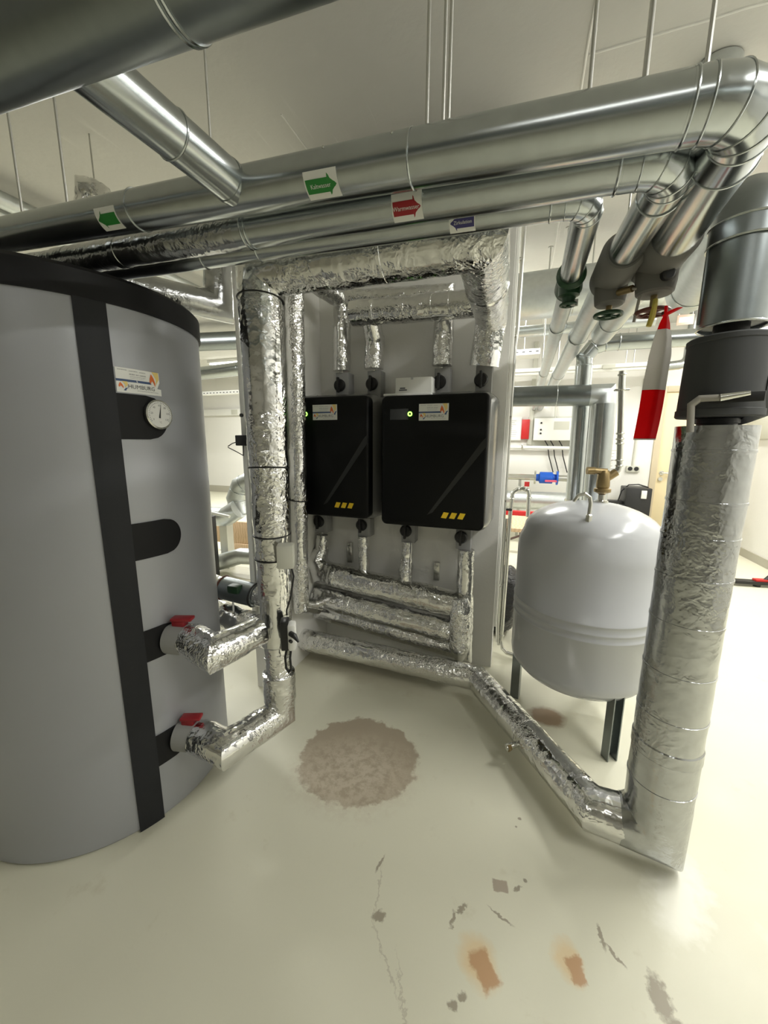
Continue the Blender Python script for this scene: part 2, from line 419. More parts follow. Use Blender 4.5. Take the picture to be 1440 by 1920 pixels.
# ------------------------------------------------------------ buffer tank
TC = Vector((-1.62, 1.02, 0)); TR = .455
tk = T('buffer_tank', 'tall silver grey buffer tank with charcoal strap and dial thermometer', 'tank', (TC.x, TC.y, 0))
part('tank_jacket', lathe(nb(), [(TR-.01, 0), (TR, .012), (TR, 1.815)], TC, seg=96), TANKM, tk)
part('lid', lathe(nb(), [(TR-.02, 1.80), (TR+.008, 1.80), (TR+.008, 1.872), (TR-.004, 1.884), (0, 1.886)], TC, seg=96), LIDM, tk)
def onT(u, v, h): a = u; return Vector((TC.x+math.cos(a)*(TR+.001+h), TC.y+math.sin(a)*(TR+.001+h), v))   # u angle, v height
rad = math.radians
part('strap', patch(nb(), rad(-28.2), rad(-18.2), .004, 1.80, onT, .006, 6, 40), CHAR, tk)
def tongue(u0, u1, v0, v1):
    vr = (v1-v0)/2; ur = vr/TR
    def f(a, b):
        v = v0+(v1-v0)*b; k = (v-(v0+v1)/2)/vr; e = u1-ur+ur*math.sqrt(max(0, 1-k*k)); return (u0+(e-u0)*a, v)
    return f
for u1, v0, v1, lab in ((1.6, 1.405, 1.545, None), (3.2, 1.008, 1.132, None), (-2., .64, .755, None), (-2., .222, .345, None)):
    part('cover_plate', patch(nb(), 0, 1, 0, 1, onT, .004, 18, 24, tongue(rad(-18.4), rad(u1), v0, v1)), LIDM, tk)
# thermometer
ta = rad(-3.3); tn = Vector((math.cos(ta), math.sin(ta), 0)); tt_ = Vector((-math.sin(ta), math.cos(ta), 0)); tcen = TC+tn*(TR+.004)+Vector((0, 0, 1.487))
th = part('thermometer', lathe(nb(), [(0, 0), (.046, 0), (.048, .004), (.048, .014), (.044, .017), (.043, .014), (0, .014)], tcen, tn, 40), STEEL, tk)
def onD(u, v, h): return tcen+tt_*u+Vector((0, 0, v))+tn*(.0145+h)
part('dial', prism(nb(), [(.0425*math.cos(2*PI*k/36), .0425*math.sin(2*PI*k/36)) for k in range(36)], onD, 0, .0008), DIAL, tk, sub=th)
bm = nb()
for k, s in enumerate(('0', '20', '40', '60', '80', '100', '120')):
    a = rad(215-k*250/6); text(bm, s, .009, onD, .0012, u=.029*math.cos(a), v=.029*math.sin(a))
for k in range(31):
    a = rad(215-k*250/30); c, s = math.cos(a), math.sin(a); d = .0007
    prism(bm, [(c*.036-s*d, s*.036+c*d), (c*.036+s*d, s*.036-c*d), (c*.040+s*d, s*.040-c*d), (c*.040-s*d, s*.040+c*d)], onD, .0008, .0012)
text(bm, '\u00b0C', .008, onD, .0012, v=-.026)
part('dial_numbers', bm, INK, tk, sub=th)
pa = rad(80); cc, ss = math.cos(pa), math.sin(pa)
part('pointer', prism(nb(), [(-cc*.012-ss*.003, -ss*.012+cc*.003), (-cc*.012+ss*.003, -ss*.012-cc*.003), (cc*.034, ss*.034)], onD, .0012, .002), BLACKP, tk, sub=th)

LEAF_O = [(.0, .26), (.04, .55), (.2, .95), (.42, .6), (.55, .2), (.52, -.1), (.38, .2), (.24, .36), (.1, .1)]
LEAF_S = [(.3, 1.05), (.95, 1.05), (1., .45), (.75, .1), (.62, -.15), (.68, .35), (.5, .75)]
LEAF_N = [(.45, -.25), (.62, .0), (.7, .2), (1., .3), (.8, -.02), (.74, -.3)]
def company(root, M, W, Hh, navy_leaf, tank):
    """M(u,v,h): origin lower left of the sticker, u to the right, v up; W x Hh"""
    def Mu(u, v, h): return M(u*W, v*Hh, h)
    if tank: outline = [(0, 0), (.5, 0), (1.0, 0), (1.0, .28), (.9, .30), (.97, .56), (.97, 1.0), (.7, 1), (.35, 1), (0, 1)]
    else: outline = [(0, 0), (.5, 0), (1., 0), (1., .5), (1., 1.), (.5, 1), (0, 1)]
    o = part('company_sticker', prism(nb(), outline, Mu, 0, .0006), STK if not tank else PAPER, root)
    def leaf(n, L, u, v, k, kv, m): part(n, prism(nb(), [(u+p[0]*k, v+p[1]*kv) for p in L], Mu, .0006, .0010), m, root, sub=o)
    leaf('orange_leaf', LEAF_O, .72, .42, .25, .50, ORANGE); leaf('sand_leaf', LEAF_S, .72, .50, .24, .47, SAND)
    if navy_leaf: leaf('navy_leaf', LEAF_N, .75, .45, .24, .40, NAVY)
    leaf('orange_leaf', LEAF_O, .04, .18, .18, .24, ORANGE); leaf('sand_leaf', LEAF_S, .06, .22, .17, .22, SAND); leaf('navy_leaf', LEAF_N, .05, .14, .18, .22, NAVY)
    part('blue_band', prism(nb(), [(.0, .445), (.4, .445), (.76, .445), (.74, .54), (.4, .54), (.0, .54)], Mu, .0006, .0009), NAVY, root, sub=o)
    bm = nb(); text(bm, 'HUMBURG', Hh*.24, M, .0011, u=W*.53, v=Hh*.255); part('lettering', bm, INK, root, sub=o)
    bm = nb()
    for (u0, u1, vv, hh) in ((.05, .24, .90, .03), (.28, .46, .88, .03), (.5, .64, .87, .03), (.28, .40, .74, .05), (.42, .48, .735, .05), (.5, .64, .73, .05), (.29, .63, .66, .02), (.29, .60, .60, .015), (.42, .92, .10, .025)):
        q = 0
        while u0+q < u1:
            e = min(u1-.002, u0+q+random.uniform(.018, .05)); 
            if e <= u0+q: break
            prism(bm, [(u0+q, vv), (e, vv), (e, vv+hh), (u0+q, vv+hh)], Mu, .0006, .0009); q = e-u0+.008
    part('small_print', bm, INKL, root, sub=o)
s_a0 = rad(-17.6); 
company(tk, lambda u, v, h: onT(s_a0+u/TR-.0*v, 1.549+v, h+.0005), .140, .074, False, True)

# outlet valves of the tank
for nm, z, s, lab in (('upper', .69, (-1.182, .966), 'grey ball valve with red lever at the upper outlet of the tank'), ('lower', .29, (-1.182, .962), 'grey ball valve with red lever at the lower outlet of the tank')):
    a = Vector((s[0], s[1], z)); e = Vector((-1.088, .984, z)); d = (e-a).normalized()
    v = T('ball_valve', lab, 'valve', a, 'ball valves on the tank outlets')
    part('valve_body', sweep(nb(), [a+d*.0125, a+d*.088], .056, 36), GREYB, v)
    hb = a+d*.055+Vector((0, 0, .052))
    h = part('lever', box(nb(), hb+Vector((0, 0, .012)), (.05, .03, .03), math.atan2(d.y, d.x), .006), REDV, v)
    part('lever_grip', box(nb(), hb+Vector((.0, 0, .028))+d*.012, (.075, .036, .012), math.atan2(d.y, d.x)+.15, .004), REDV, v, sub=h)

# ------------------------------------------------------------ foil riser between tank and boilers
rs = T('foil_riser_pipe', 'thick foil wrapped riser joining both tank outlets to the header under the ceiling pipes', 'pipe', (-.88, 1.2, .22))
X0, Y0 = -.877, 1.2
part('lower_branch', sweep(nb(), [(-1.09, .984, .29), (-.955, .968, .29), (X0, Y0, .29), (X0, Y0, .46)], [.062, .062, .060, .062], 40, .015, .0045, 14, seed=3), FOIL, rs)
part('upper_branch', sweep(nb(), [(-1.09, .984, .69), (-.952, .948, .685), (X0-.022, Y0-.078, .69)], [.060, .060, .056], 40, .015, .0045, 14, seed=5), FOIL, rs)
part('riser_wrap', sweep(nb(), [(X0, Y0, .36), (X0, Y0, .475), (X0, Y0, .478), (X0, Y0, .60), (X0, Y0, .61), (X0, Y0, .80), (X0, Y0, .815), (X0, Y0, 1.0), (X0, Y0, 1.02), (X0, Y0, 1.96), (-.145, Y0, 1.955), (-.19, 2.17, 2.025), (-.218, 2.2, 1.80)],
     [.064, .064, .051, .051, .060, .062, .0635, .0645, .0665, .0765, .078, .078, .078], 48, .015, .0032, 10, bands=((.19, .004, .0015), (1.9, .03, .002), (2.05, .006, .0015), (2.75, .03, .002)), seed=1), FOIL, rs)
for z in (1.875, 1.305, 1.055, .965): tie(rs, (X0, Y0, z), (random.uniform(-.04, .04), .08 if z > 1.2 else -.06, 1), .0665+.0106*max(-.1, z-1.02)+.001, .003)
jb = T('junction_box', 'small pale grey junction box strapped to the foil riser', 'box', (-.79, 1.145, .955))
part('housing', box(nb(), (-.785, 1.15, .992), (.060, .05, .088), .45, .005), PALEG, jb)
part('cable', sweep(nb(), [(-.765, 1.15, .955), (-.752, 1.145, .92), (-.765, 1.14, .84), (-.785, 1.14, .785), (-.785, 1.14, .765)], .0032, 8, .02), CABLE, jb)
ac = T('control_unit', 'black and white pump control unit with angled lever on the foil riser', 'actuator', (-.785, 1.14, .66))
part('back_shell', box(nb(), (-.792, 1.135, .692), (.03, .05, .115), .5, .005), BLACKP, ac)
fc = part('front_shell', box(nb(), (-.762, 1.135, .690), (.030, .048, .105), .5, .009), WHITEP, ac)
part('lever', sweep(nb(), [(-.752, 1.11, .712), (-.730, 1.10, .712), (-.710, 1.095, .694)], [.010, .010, .003], 10, .01), BLACKP, ac)
part('button', cyl(nb(), (-.757, 1.112, .682), (-.747, 1.106, .682), .006, seg=14), BLACKP, ac)
part('cable_loop', sweep(nb(), [(-.785, 1.135, .645), (-.793, 1.13, .60), (-.791, 1.13, .555), (-.780, 1.13, .540), (-.769, 1.13, .555), (-.772, 1.13, .6), (-.765, 1.13, .645)], .0045, 10, .01), CABLE, ac)

# ------------------------------------------------------------ wall mounted boilers
def rrect(x0, x1, z0, z1, r, n=6):
    out = []
    for cx, cz, a0 in ((x1-r, z1-r, 0), (x0+r, z1-r, 90), (x0+r, z0+r, 180), (x1-r, z0+r, 270)):
        for k in range(n+1): a = rad(a0+90*k/n); out.append((cx+r*math.cos(a), cz+r*math.sin(a)))
    return out
def boiler(x0, x1, z0, z1, label, led):
    yf, ym, yb = 2.0, 2.06, 2.318
    b = T('wall_boiler', label, 'boiler', ((x0+x1)/2, yb, z0), 'black wall boilers')
    # front cover with rounded corners and soft edge
    bm = nb(); rings = []
    for y, ins, r in ((ym+.01, 0, .03), (yf+.014, 0, .03), (yf+.004, .004, .028), (yf, .014, .022)):
        rings.append([bm.verts.new((x, y, z)) for x, z in rrect(x0+ins, x1-ins, z0+ins, z1-ins, r)])
    for a, c in zip(rings, rings[1:]):
        for k in range(len(a)): bm.faces.new((a[k], a[(k+1) % len(a)], c[(k+1) % len(a)], c[k]))
    bm.faces.new(rings[-1]); bm.faces.new(rings[0][::-1])
    part('front_cover', bm, CASE, b, ang=50)
    bm = nb(); rings = []
    for y, ins, r in ((yb, -.028, .06), (ym+.05, -.02, .06), (ym+.008, .004, .035)):
        rings.append([bm.verts.new((x, y, z)) for x, z in rrect(x0+ins, x1-ins, z0+ins, z1-ins, r)])
    for a, c in zip(rings, rings[1:]):
        for k in range(len(a)): bm.faces.new((a[k], a[(k+1) % len(a)], c[(k+1) % len(a)], c[k]))
    bm.faces.new(rings[-1]); bm.faces.new(rings[0][::-1])
    part('side_shell', bm, BODYM, b, ang=50)
    for zz in ((z0+.42*(z1-z0)), (z0+.12*(z1-z0))):
        part('side_groove', box(nb(), (x1+.0235, 2.245, zz+.10), (.004, .010, .22), 0, .001), BLACKP, b)
    M = lambda u, v, h: Vector((x0+u, yf-h-.0003, z0+v))
    W, Hh = x1-x0, z1-z0
    part('diagonal_stripe', prism(nb(), [(.47*W, .10*Hh), (.52*W, .12*Hh), (.985*W, .62*Hh), (.985*W, .69*Hh), (.95*W, .66*Hh)], M, 0, .0012), SHEEN, b)
    for k in range(3):
        u = .605*W+k*.077*W
        part('yellow_mark', prism(nb(), [(u, .085*Hh), (u+.05*W, .082*Hh), (u+.075*W, .127*Hh), (u+.025*W, .13*Hh)], M, 0, .001), YELL, b)
    dp = part('display', prism(nb(), [(.09*W, .82*Hh), (.27*W, .82*Hh), (.27*W, .90*Hh), (.09*W, .90*Hh)], M, 0, .001), DISP, b)
    part('green_indicator', torus(nb(), M(.285*W, .862*Hh, .002), (0, 1, 0), .0095, .0032, 20, 6), LED, b, sub=None)
    company(b, lambda u, v, h: M(.37*W+u, .812*Hh+v, h), .155, .084, True, False)
    return b
BODYM = mat('side_shell_reflection_grey', (.24, .24, .23), .25, .4)  # grey reflection on the black sides, put into the shell colour
boiler(-1.345, -.803, .965, 1.652, 'black wall boiler nearer the tank, partly behind the foil riser', 1)
boiler(-.727, -.163, .945, 1.643, 'black wall boiler nearer the expansion vessel, its full front in view', 1)

# boiler valves
def bvalve(x, z, label, grp, upv):
    v = T('isolation_valve', label, 'valve', (x, 2.2, z-.07), grp)
    part('insulation_block', box(nb(), (x+.012, 2.23, z), (.085, .08, .15), 0, .004), GREYB, v)
    k = part('knob', lathe(nb(), [(0, 0), (.036, 0), (.037, .01), (.03, .022), (0, .022)], (x, 2.188, z), (0, -1, 0), 28), BLACKP, v)
    part('grip', box(nb(), (x, 2.158, z), (.014, .022, .088), 0, .004), BLACKP, v, sub=k)
    part('pipe_stub', cyl(nb(), (x, 2.215, z-.082), (x, 2.215, z+.082), .014, seg=16), STEEL, v)
    return v
g_up, g_lo = 'valves above the boilers', 'valves below the boilers'
bvalve(-1.060, 1.735, 'grey valve with black knob above the boiler nearer the tank, on its left connection', g_up, 1)
bvalve(-.853, 1.735, 'grey valve with black knob above the boiler nearer the tank, on its right connection', g_up, 1)
bvalve(-.453, 1.728, 'grey valve with black knob directly right of the white carton', g_up, 1)
bvalve(-.229, 1.728, 'grey valve with black knob above the right end of the boiler nearer the vessel', g_up, 1)
bvalve(-1.225, .885, 'grey valve with black knob under the left end of the boiler nearer the tank', g_lo, 0)
bvalve(-.923, .885, 'grey valve with black knob under the right end of the boiler nearer the tank', g_lo, 0)
bvalve(-.632, .872, 'grey valve with black knob under the left end of the boiler nearer the vessel', g_lo, 0)
bvalve(-.300, .862, 'grey valve with black knob under the right end of the boiler nearer the vessel', g_lo, 0)
ca = T('carton', 'small white cardboard carton lying on top of a black boiler', 'box', (-.59, 2.14, 1.648))
part('carton_body', box(nb(), (-.575, 2.14, 1.7005), (.20, .11, .085), 0, .001), CARTM, ca)
bm = nb(); Mc = lambda u, v, h: Vector((-.675+u, 2.085-h, 1.658+v))
for u0, u1, v0 in ((.025, .055, .028), (.02, .065, .018)):
    prism(bm, [(u0, v0), (u1, v0), (u1, v0+.007), (u0, v0+.007)], Mc, 0, .0006)
part('print', bm, INK, ca)
part('tape_tab', box(nb(), (-.582, 2.0845, 1.738), (.014, .001, .012)), INKL, ca)
solo('paper_sheet', box(nb(), (-.60, 2.12, 1.6505), (.26, .17, .012), .05, .002), PAPER, 'flat bundle of white papers under the small carton', 'paper', (-.60, 2.12, 1.6445))
solo('foil_scrap', sweep(nb(), [(-1.27, 2.12, 1.663), (-1.2, 2.13, 1.668), (-1.13, 2.12, 1.664)], [.006, .014, .005], 14, .01, .006, 40), FOIL, 'crumpled scrap of foil lying on the boiler nearer the tank', 'foil', (-1.2, 2.12, 1.652))

# foil pipes above the boilers
fp = T('foil_supply_pipe', 'slim foil wrapped pipe feeding the outer boiler connections, behind the thicker foil pipe', 'pipe', (-1.05, 2.2, 1.82))
part('wrap', sweep(nb(), [(-1.16, 1.42, 2.29), (-1.15, 1.85, 2.265), (-1.045, 2.2, 2.215), (-.44, 2.2, 2.175), (-.445, 2.2, 1.815)], [.055, .055, .052, .052, .055], 40, .015, .0045, 14, seed=11), FOIL, fp)
part('drop_branch', sweep(nb(), [(-1.045, 2.2, 2.21), (-1.052, 2.2, 1.82)], [.05, .052], 40, .015, .004, 14, seed=13, bands=((.14, .01, .002),)), FOIL, fp)
tie(fp, (-1.128, 1.97, 2.247), (.25, 1, -.12), .0555)
fq = T('foil_return_pipe', 'foil wrapped cross pipe with capped left end above the boilers', 'pipe', (-.60, 2.09, 2.04))
part('wrap', sweep(nb(), [(-.955, 2.1, 2.098), (-.935, 2.1, 2.10), (-.235, 2.09, 2.08)], [.045, .066, .066], 40, .015, .003, 12, seed=17, bands=((.15, .008, .0018), (.32, .012, .0018), (.47, .006, .0018), (.56, .006, .0018))), FOIL, fq)
part('drop_branch', sweep(nb(), [(-.835, 2.13, 2.07), (-.84, 2.2, 1.97), (-.845, 2.2, 1.82)], [.052, .056, .056], 40, .015, .0045, 16, seed=19), FOIL, fq)

# foil pipes below the boilers
mf = T('foil_manifold', 'stack of foil wrapped manifold pipes on the wall below the boilers', 'manifold', (-.75, 2.15, .13))
part('top_pipe', sweep(nb(), [(-1.20, 2.18, .80), (-1.205, 2.18, .70), (-1.235, 2.165, .625), (-1.19, 2.15, .555), (-.24, 2.15, .455)], [.036, .045, .07, .078, .078], 40, .015, .005, 10, seed=23, bands=((.36, .02, .002), (.95, .01, .002))), FOIL, mf)
part('middle_pipe', sweep(nb(), [(-1.25, 2.16, .38), (-.24, 2.16, .275)], .076, 40, .015, .0045, 10, seed=29, bands=((.25, .015, .002), (.75, .012, .002))), FOIL, mf)
part('bottom_pipe', sweep(nb(), [(-1.25, 2.18, .268), (-.262, 2.18, .165), (-.268, 2.19, .79)], [.06, .06, .046], 40, .015, .004, 10, seed=31, bands=((.3, .012, .002), (.5, .008, .002))), FOIL, mf)
part('corner_wrap', sweep(nb(), [(-.285, 2.12, .52), (-.275, 2.115, .45), (-.275, 2.115, .22), (-.27, 2.14, .13)], [.05, .066, .064, .03], 36, .015, .006, 12, seed=37), FOIL, mf)
part('drop_branch', sweep(nb(), [(-.916, 2.2, .81), (-.908, 2.19, .53)], .036, 32, .015, .003, 20, seed=41), FOIL, mf)
part('drop_branch', sweep(nb(), [(-.625, 2.2, .80), (-.622, 2.19, .70), (-.63, 2.18, .62), (-.62, 2.17, .50)], [.034, .034, .045, .036], 32, .01, .006, 24, seed=43), FOIL, mf)
for x, z0, z1, lab in ((-1.06, .59, .73, 'small steel wall bracket left of the middle foil drop'), (-.46, .54, .655, 'small steel wall bracket before the right foil drop')):
    b = T('wall_bracket', lab, 'bracket', (x, 2.32, z0), 'steel wall brackets')
    part('channel', box2(nb(), (x-.018, 2.295, z0), (x+.018, 2.319, z1), .002), STEEL, b)
    part('bolt', cyl(nb(), (x, 2.297, z1-.02), (x, 2.27, z1-.02), .008, seg=12), ROD, b)
side = T('foil_downpipe', 'slim vertical foil wrapped pipe along the niche side wall behind the riser', 'pipe', (-1.19, 1.9, .4))
part('wrap', sweep(nb(), [(-1.17, 1.9, 2.25), (-1.18, 1.9, 2.1), (-1.205, 1.9, .42), (-1.2, 2.08, .34)], [.05, .05, .048, .048], 36, .02, .0035, 14, seed=47, bands=((.9, .01, .003), (1.28, .012, .002))), FOIL, side)
tie(side, (-1.197, 1.9, 1.07), (.1, 0, 1), .052)

# floor pipe and right riser
fl = T('foil_floor_pipe', 'foil wrapped pipe bending along the floor from the boiler wall to the front riser', 'pipe', (-.1, 1.9, .03))
part('wrap', sweep(nb(), [(-1.30, 2.0, .14), (-.155, 2.0, .112), (.318, 1.345, .118), (.41, 1.339, .119)], [.066, .068, .073, .078], 44, .015, .0035, 10, seed=53, bands=((.35, .006, .0015), (.62, .006, .0015), (.9, .01, .0015), (1.16, .02, .002), (1.45, .004, .0018), (1.58, .004, .0018), (1.95, .03, .002))), FOIL, fl)
tp = part('drain_valve', cyl(nb(), (.075, 1.60, .10), (.02, 1.555, .095), .012, seg=14), STEEL, fl)
part('tap_lever', box(nb(), (.03, 1.562, .112), (.04, .01, .006), .6, .002), STEEL, fl, sub=tp)
part('tap_nut', lathe(nb(), [(.016, 0), (.017, .004), (.017, .014), (.014, .016)], (.035, 1.567, .096), (-.77, -.63, -.05), 6), BRASS, fl, sub=tp)
RX, RY = .50, 1.33
rp = T('foil_front_riser', 'thick vertical foil wrapped pipe standing in front of the grey expansion vessel', 'pipe', (RX, RY, .025))
part('wrap', sweep(nb(), [(.40, 1.34, .119), (RX, RY, .122), (RX, RY, 1.448)], [.080, .093, .091], 56, .012, .0018, 8, seed=59, bands=tuple((s, .0035, .0018) for s in (.30, .55, .70, .86, 1.0, 1.12, 1.22, 1.36))+((.43, .02, .003),)), FOIL_S, rp)
pump = T('pump', 'dark grey foam insulated pump on top of the front foil riser', 'pump', (RX, RY, 1.448))
part('pipe_nut', lathe(nb(), [(.045, 0), (.045, .008), (.05, .009), (.05, .022), (.04, .024)], (RX, RY, 1.446), seg=12), BLACKP, pump)
part('insulation_shell', lathe(nb(), [(.03, 1.470), (.092, 1.470), (.096, 1.474), (.096, 1.490), (.093, 1.492), (.089, 1.660), (.091, 1.662), (.091, 1.673), (.086, 1.677), (.04, 1.677)], (RX, RY, 0), seg=56), PUMPM, pump)
md = Vector((.8, .42, -.05)).normalized()
part('motor_bulge', lathe(nb(), [(.09, .03), (.09, .07), (.07, .125), (.05, .16), (0, .165)], (RX, RY, 1.545), md, 40), PUMPM, pump)
part('latch', box(nb(), (RX+.085, RY+.02, 1.64), (.03, .03, .04), .4, .006), PUMPM, pump)
vd = Vector((-RX, -RY, 0)).normalized(); vs_ = Vector((-vd.y, vd.x, 0))
pc = Vector((RX, RY, 1.515))+vd*.0935
part('drain_window', box(nb(), pc+vs_*.03+vd*.0005, (.105, .006, .024), math.atan2(vs_.y, vs_.x), .002), BLACKP, pump)
dv = part('drain_cock', sweep(nb(), [pc+vs_*.055+vd*.012+Vector((0, 0, .008)), pc+vs_*.0+vd*.014+Vector((0, 0, .0))], [.006, .011], 14, .01), STEEL, pump)
part('drain_hose', sweep(nb(), [pc+vs_*.0+vd*.014, pc-vs_*.04+vd*.014+Vector((0, 0, .0)), pc-vs_*.056+vd*.014+Vector((0, 0, -.015)), pc-vs_*.05+vd*.014+Vector((0, 0, -.085))], .0085, 14, .008), CLEARP, pump, sub=dv)

# jacketed pipe above the pump
gp = T('jacketed_bend_pipe', 'wide grey sheet metal jacketed pipe rising from the pump and turning to the back', 'pipe', (RX, RY, 1.69))
part('inner_pipe', cyl(nb(), (RX, RY, 1.67), (RX, RY, 1.75), .038), BLACKP, gp)
part('inner_lining', lathe(nb(), [(.036, 1.71), (.071, 1.71), (.071, 1.72), (.036, 1.72)], (RX, RY, 0), seg=40), WHITEP, gp)
part('riser_jacket', sweep(nb(), [(RX, RY, 1.703), (RX, RY, 1.912)], .073, 56, .05, cap=False), GALV_D, gp)
e_pts = arc((RX, RY, 1.9), (RX, RY, 1.998), (RX+.165, 2.16, 2.075), .058, 3)
part('collar', sweep(nb(), [(RX, RY, 1.90), (RX, RY, 1.945)], .0765, 56, .05), GALV_D, gp)
part('elbow', sweep(nb(), [(RX, RY, 1.925)]+e_pts, .070, 56, .05), GALV_D, gp)
part('run_jacket', sweep(nb(), [e_pts[-1], (RX+.165, 2.16, 2.08)], [.070, .088], 56, .05), GALV_L, gp)
part('back_elbow', sweep(nb(), [(RX+.165, 2.16, 2.08)]+arc((RX+.165, 2.16, 2.08), (RX+.19, 2.36, 2.08), (RX+.19, 2.36, 3.0), .13, 4)+[(RX+.19, 2.36, 3.015)], .09, 48, .1), GALV_L, gp)
for c, ax, R in (((RX, RY, 1.703), (0, 0, 1), .0735), ((RX, RY, 1.90), (0, 0, 1), .0765), ((RX, RY, 1.945), (0, 0, 1), .0765), ((RX+.165, 2.16, 2.08), (.17, .83, 0), .089)): bead(gp, c, ax, R, .003)
part('side_seam', box2(nb(), (RX-.078, RY-.004, 1.715), (RX-.070, RY+.004, 1.90), .002), GALV_D, gp)

# ------------------------------------------------------------ ceiling pipes
def arrow_sticker(root, axis_pt, ax, R, u0, phi, W, Hh, m, s, right, txt=True):
    """on a pipe along ~X: u along axis from axis_pt, phi angle from the viewer direction, down positive"""
    ax = Vector(ax).normalized(); c0 = Vector(axis_pt)
    e1 = Vector((0, -1, 0)); e1 = (e1-ax*e1.dot(ax)).normalized(); e2 = ax.cross(e1).normalized()
    if e2.z < 0: e2 = -e2
    def M(u, v, h):
        a = phi+v/R; return c0+ax*(u0+u)+(e1*math.cos(a)+e2*math.sin(a))*(R+.0008+h)
    o = part('arrow_label', patch(nb(), -W/2, W/2, -Hh/2, Hh/2, M, .0006, 4, 10), STK, root)
    w, h = W*.46, Hh*.24; k = 1 if right else -1; n = 6
    bm = nb()
    body = [(-w*k, -h), (w*.45*k, -h)]
    G = [[bm.verts.new(M(-w*k+(w*1.45*k)*i/4, -h+2*h*j/n, .0012)) for j in range(n+1)] for i in range(5)]
    for i in range(4):
        for j in range(n): bm.faces.new((G[i][j], G[i+1][j], G[i+1][j+1], G[i][j+1]))
    hd = [bm.verts.new(M(w*.45*k, -h*1.55+h*3.1*j/n, .0012)) for j in range(n+1)]; tip = bm.verts.new(M(w*k, 0, .0012))
    for j in range(n): bm.faces.new((hd[j], hd[j+1], tip))
    part('arrow', bm, m, root, sub=o)
    if txt:
        bm = nb(); text(bm, s, Hh*.21, M, .0017, u=-w*.06*k, v=0); part('lettering', bm, STK, root, sub=o)
def seg_elbow(root, p0, k, p1, r, R, n, m):
    pts = arc(p0, k, p1, r, n)
    a, b = Vector(p0), Vector(p1)
    part('elbow', sweep(nb(), [pts[0]+(a-pts[0]).normalized()*.03]+pts+[pts[-1]+(b-pts[-1]).normalized()*.03], R, 44, .05), m, root)
    ts = [(pts[0]-a).normalized()]+[(pts[i+1]-pts[i-1]).normalized() for i in range(1, n)]+[(b-pts[-1]).normalized()]
    for i, p in enumerate(pts): bead(root, p, ts[i], R, R*.042)
    return pts

# cold water
K = Vector((.321, .86, 1.934)); A = Vector((-2.6, .86, 2.082)); B = Vector((.339, 1.297, 1.936))
p1 = T('cold_water_pipe', 'widest sheet metal jacketed pipe under the ceiling, with green arrow labels', 'pipe', (-.7, .86, 1.95))
pe = arc(A, K, B, .079, 4)
part('jacket', sweep(nb(), [A, pe[0]], [.0415, .0494], 56, .2), GALV, p1)
seg_elbow(p1, A, K, B, .079, .0498, 4, GALV)
part('run_jacket', sweep(nb(), [pe[-1], pe[-1]+Vector((.001, .06, 0)), B], [.0498, .055, .057], 56, .2), GALV, p1)
bead(p1, pe[-1]+Vector((.002, .06, 0)), (0, 1, 0), .0555, .002)
axp = (K-A).normalized()
def p1at(x): f = (x-A.x)/(K.x-A.x); return lerp(A, K, f), .0415+.0079*f
for x in (-.994, -.245, .218): c, r = p1at(x); bead(p1, c, axp, r+.0003, .0024)
for x, dx in ((-.43, .05), (-.279, .05), (-.648, .02), (.061, .0), (.133, 0)):
    c, r = p1at(x); d = Vector((0, -math.cos(rad(38)), math.sin(rad(38)))) if dx > 0 else Vector((0, 0, 1))
    part('screw', lathe(nb(), [(.003, 0), (.003, .002), (.0012, .0036), (0, .0036)], c+d*(r-.0006), d, 10), STEEL, p1)
c, r = p1at(-.436); arrow_sticker(p1, c, axp, r, 0, rad(-49), .0776, .0515, GREENP, 'Kaltwasser', True)
c, r = p1at(-1.067); arrow_sticker(p1, c, axp, r, 0, rad(-40), .073, .0515, GREENP, '', False, False)
p1b = T('cold_water_run', 'short pale jacketed pipe section beyond the brown wheel valve', 'pipe', (.34, 1.6, 1.88), 'jacketed runs to the back wall')
part('jacket', sweep(nb(), [(.339, 1.49, 1.937), (.341, 2.30, 1.939)], .05, 44, .3), GALV_L, p1b)
part('hanger', cyl(nb(), (.3405, 1.95, 1.985), (.3405, 1.95, H), .004, seg=8), ROD, p1b)
bead(p1b, (.3405, 2.06, 1.9385), (0, 1, 0), .0505, .0025)
# branch to the dark pipe
br = T('branch_pipe', 'short bright jacketed branch linking two ceiling pipes above the tank', 'pipe', (-.68, .65, 1.94))
part('jacket', sweep(nb(), [(-.671, .85, 1.986), (-.691, .485, 1.986)], .043, 56, .05), GALV, br)
bead(br, (-.6805, .676, 1.986), (-.055, -1, 0), .0433, .0022)
part('saddle', sweep(nb(), [(-.6725, .822, 1.986), (-.673, .814, 1.986)], .0446, 56, .05), GALV, br)
dk = T('front_ceiling_pipe', 'dark wide jacketed pipe crossing above the tank nearest the viewer', 'pipe', (-.55, .467, 1.93))
def dkz(x): return 2.067-.0548*(x+2.18)
part('jacket', sweep(nb(), [(-2.6, .467, dkz(-2.6)), (2.70, .467, dkz(2.7))], .0594, 56, .3), GALV_D, dk)
for x in (-.446, -.4375): bead(dk, (x, .467, dkz(x)), (1, 0, -.0548), .0597, .0025)
for x in (-1.9, 1.2):
    part('hanger', cyl(nb(), (x, .467, dkz(x)+.058), (x, .467, H), .004, seg=8), ROD, dk)

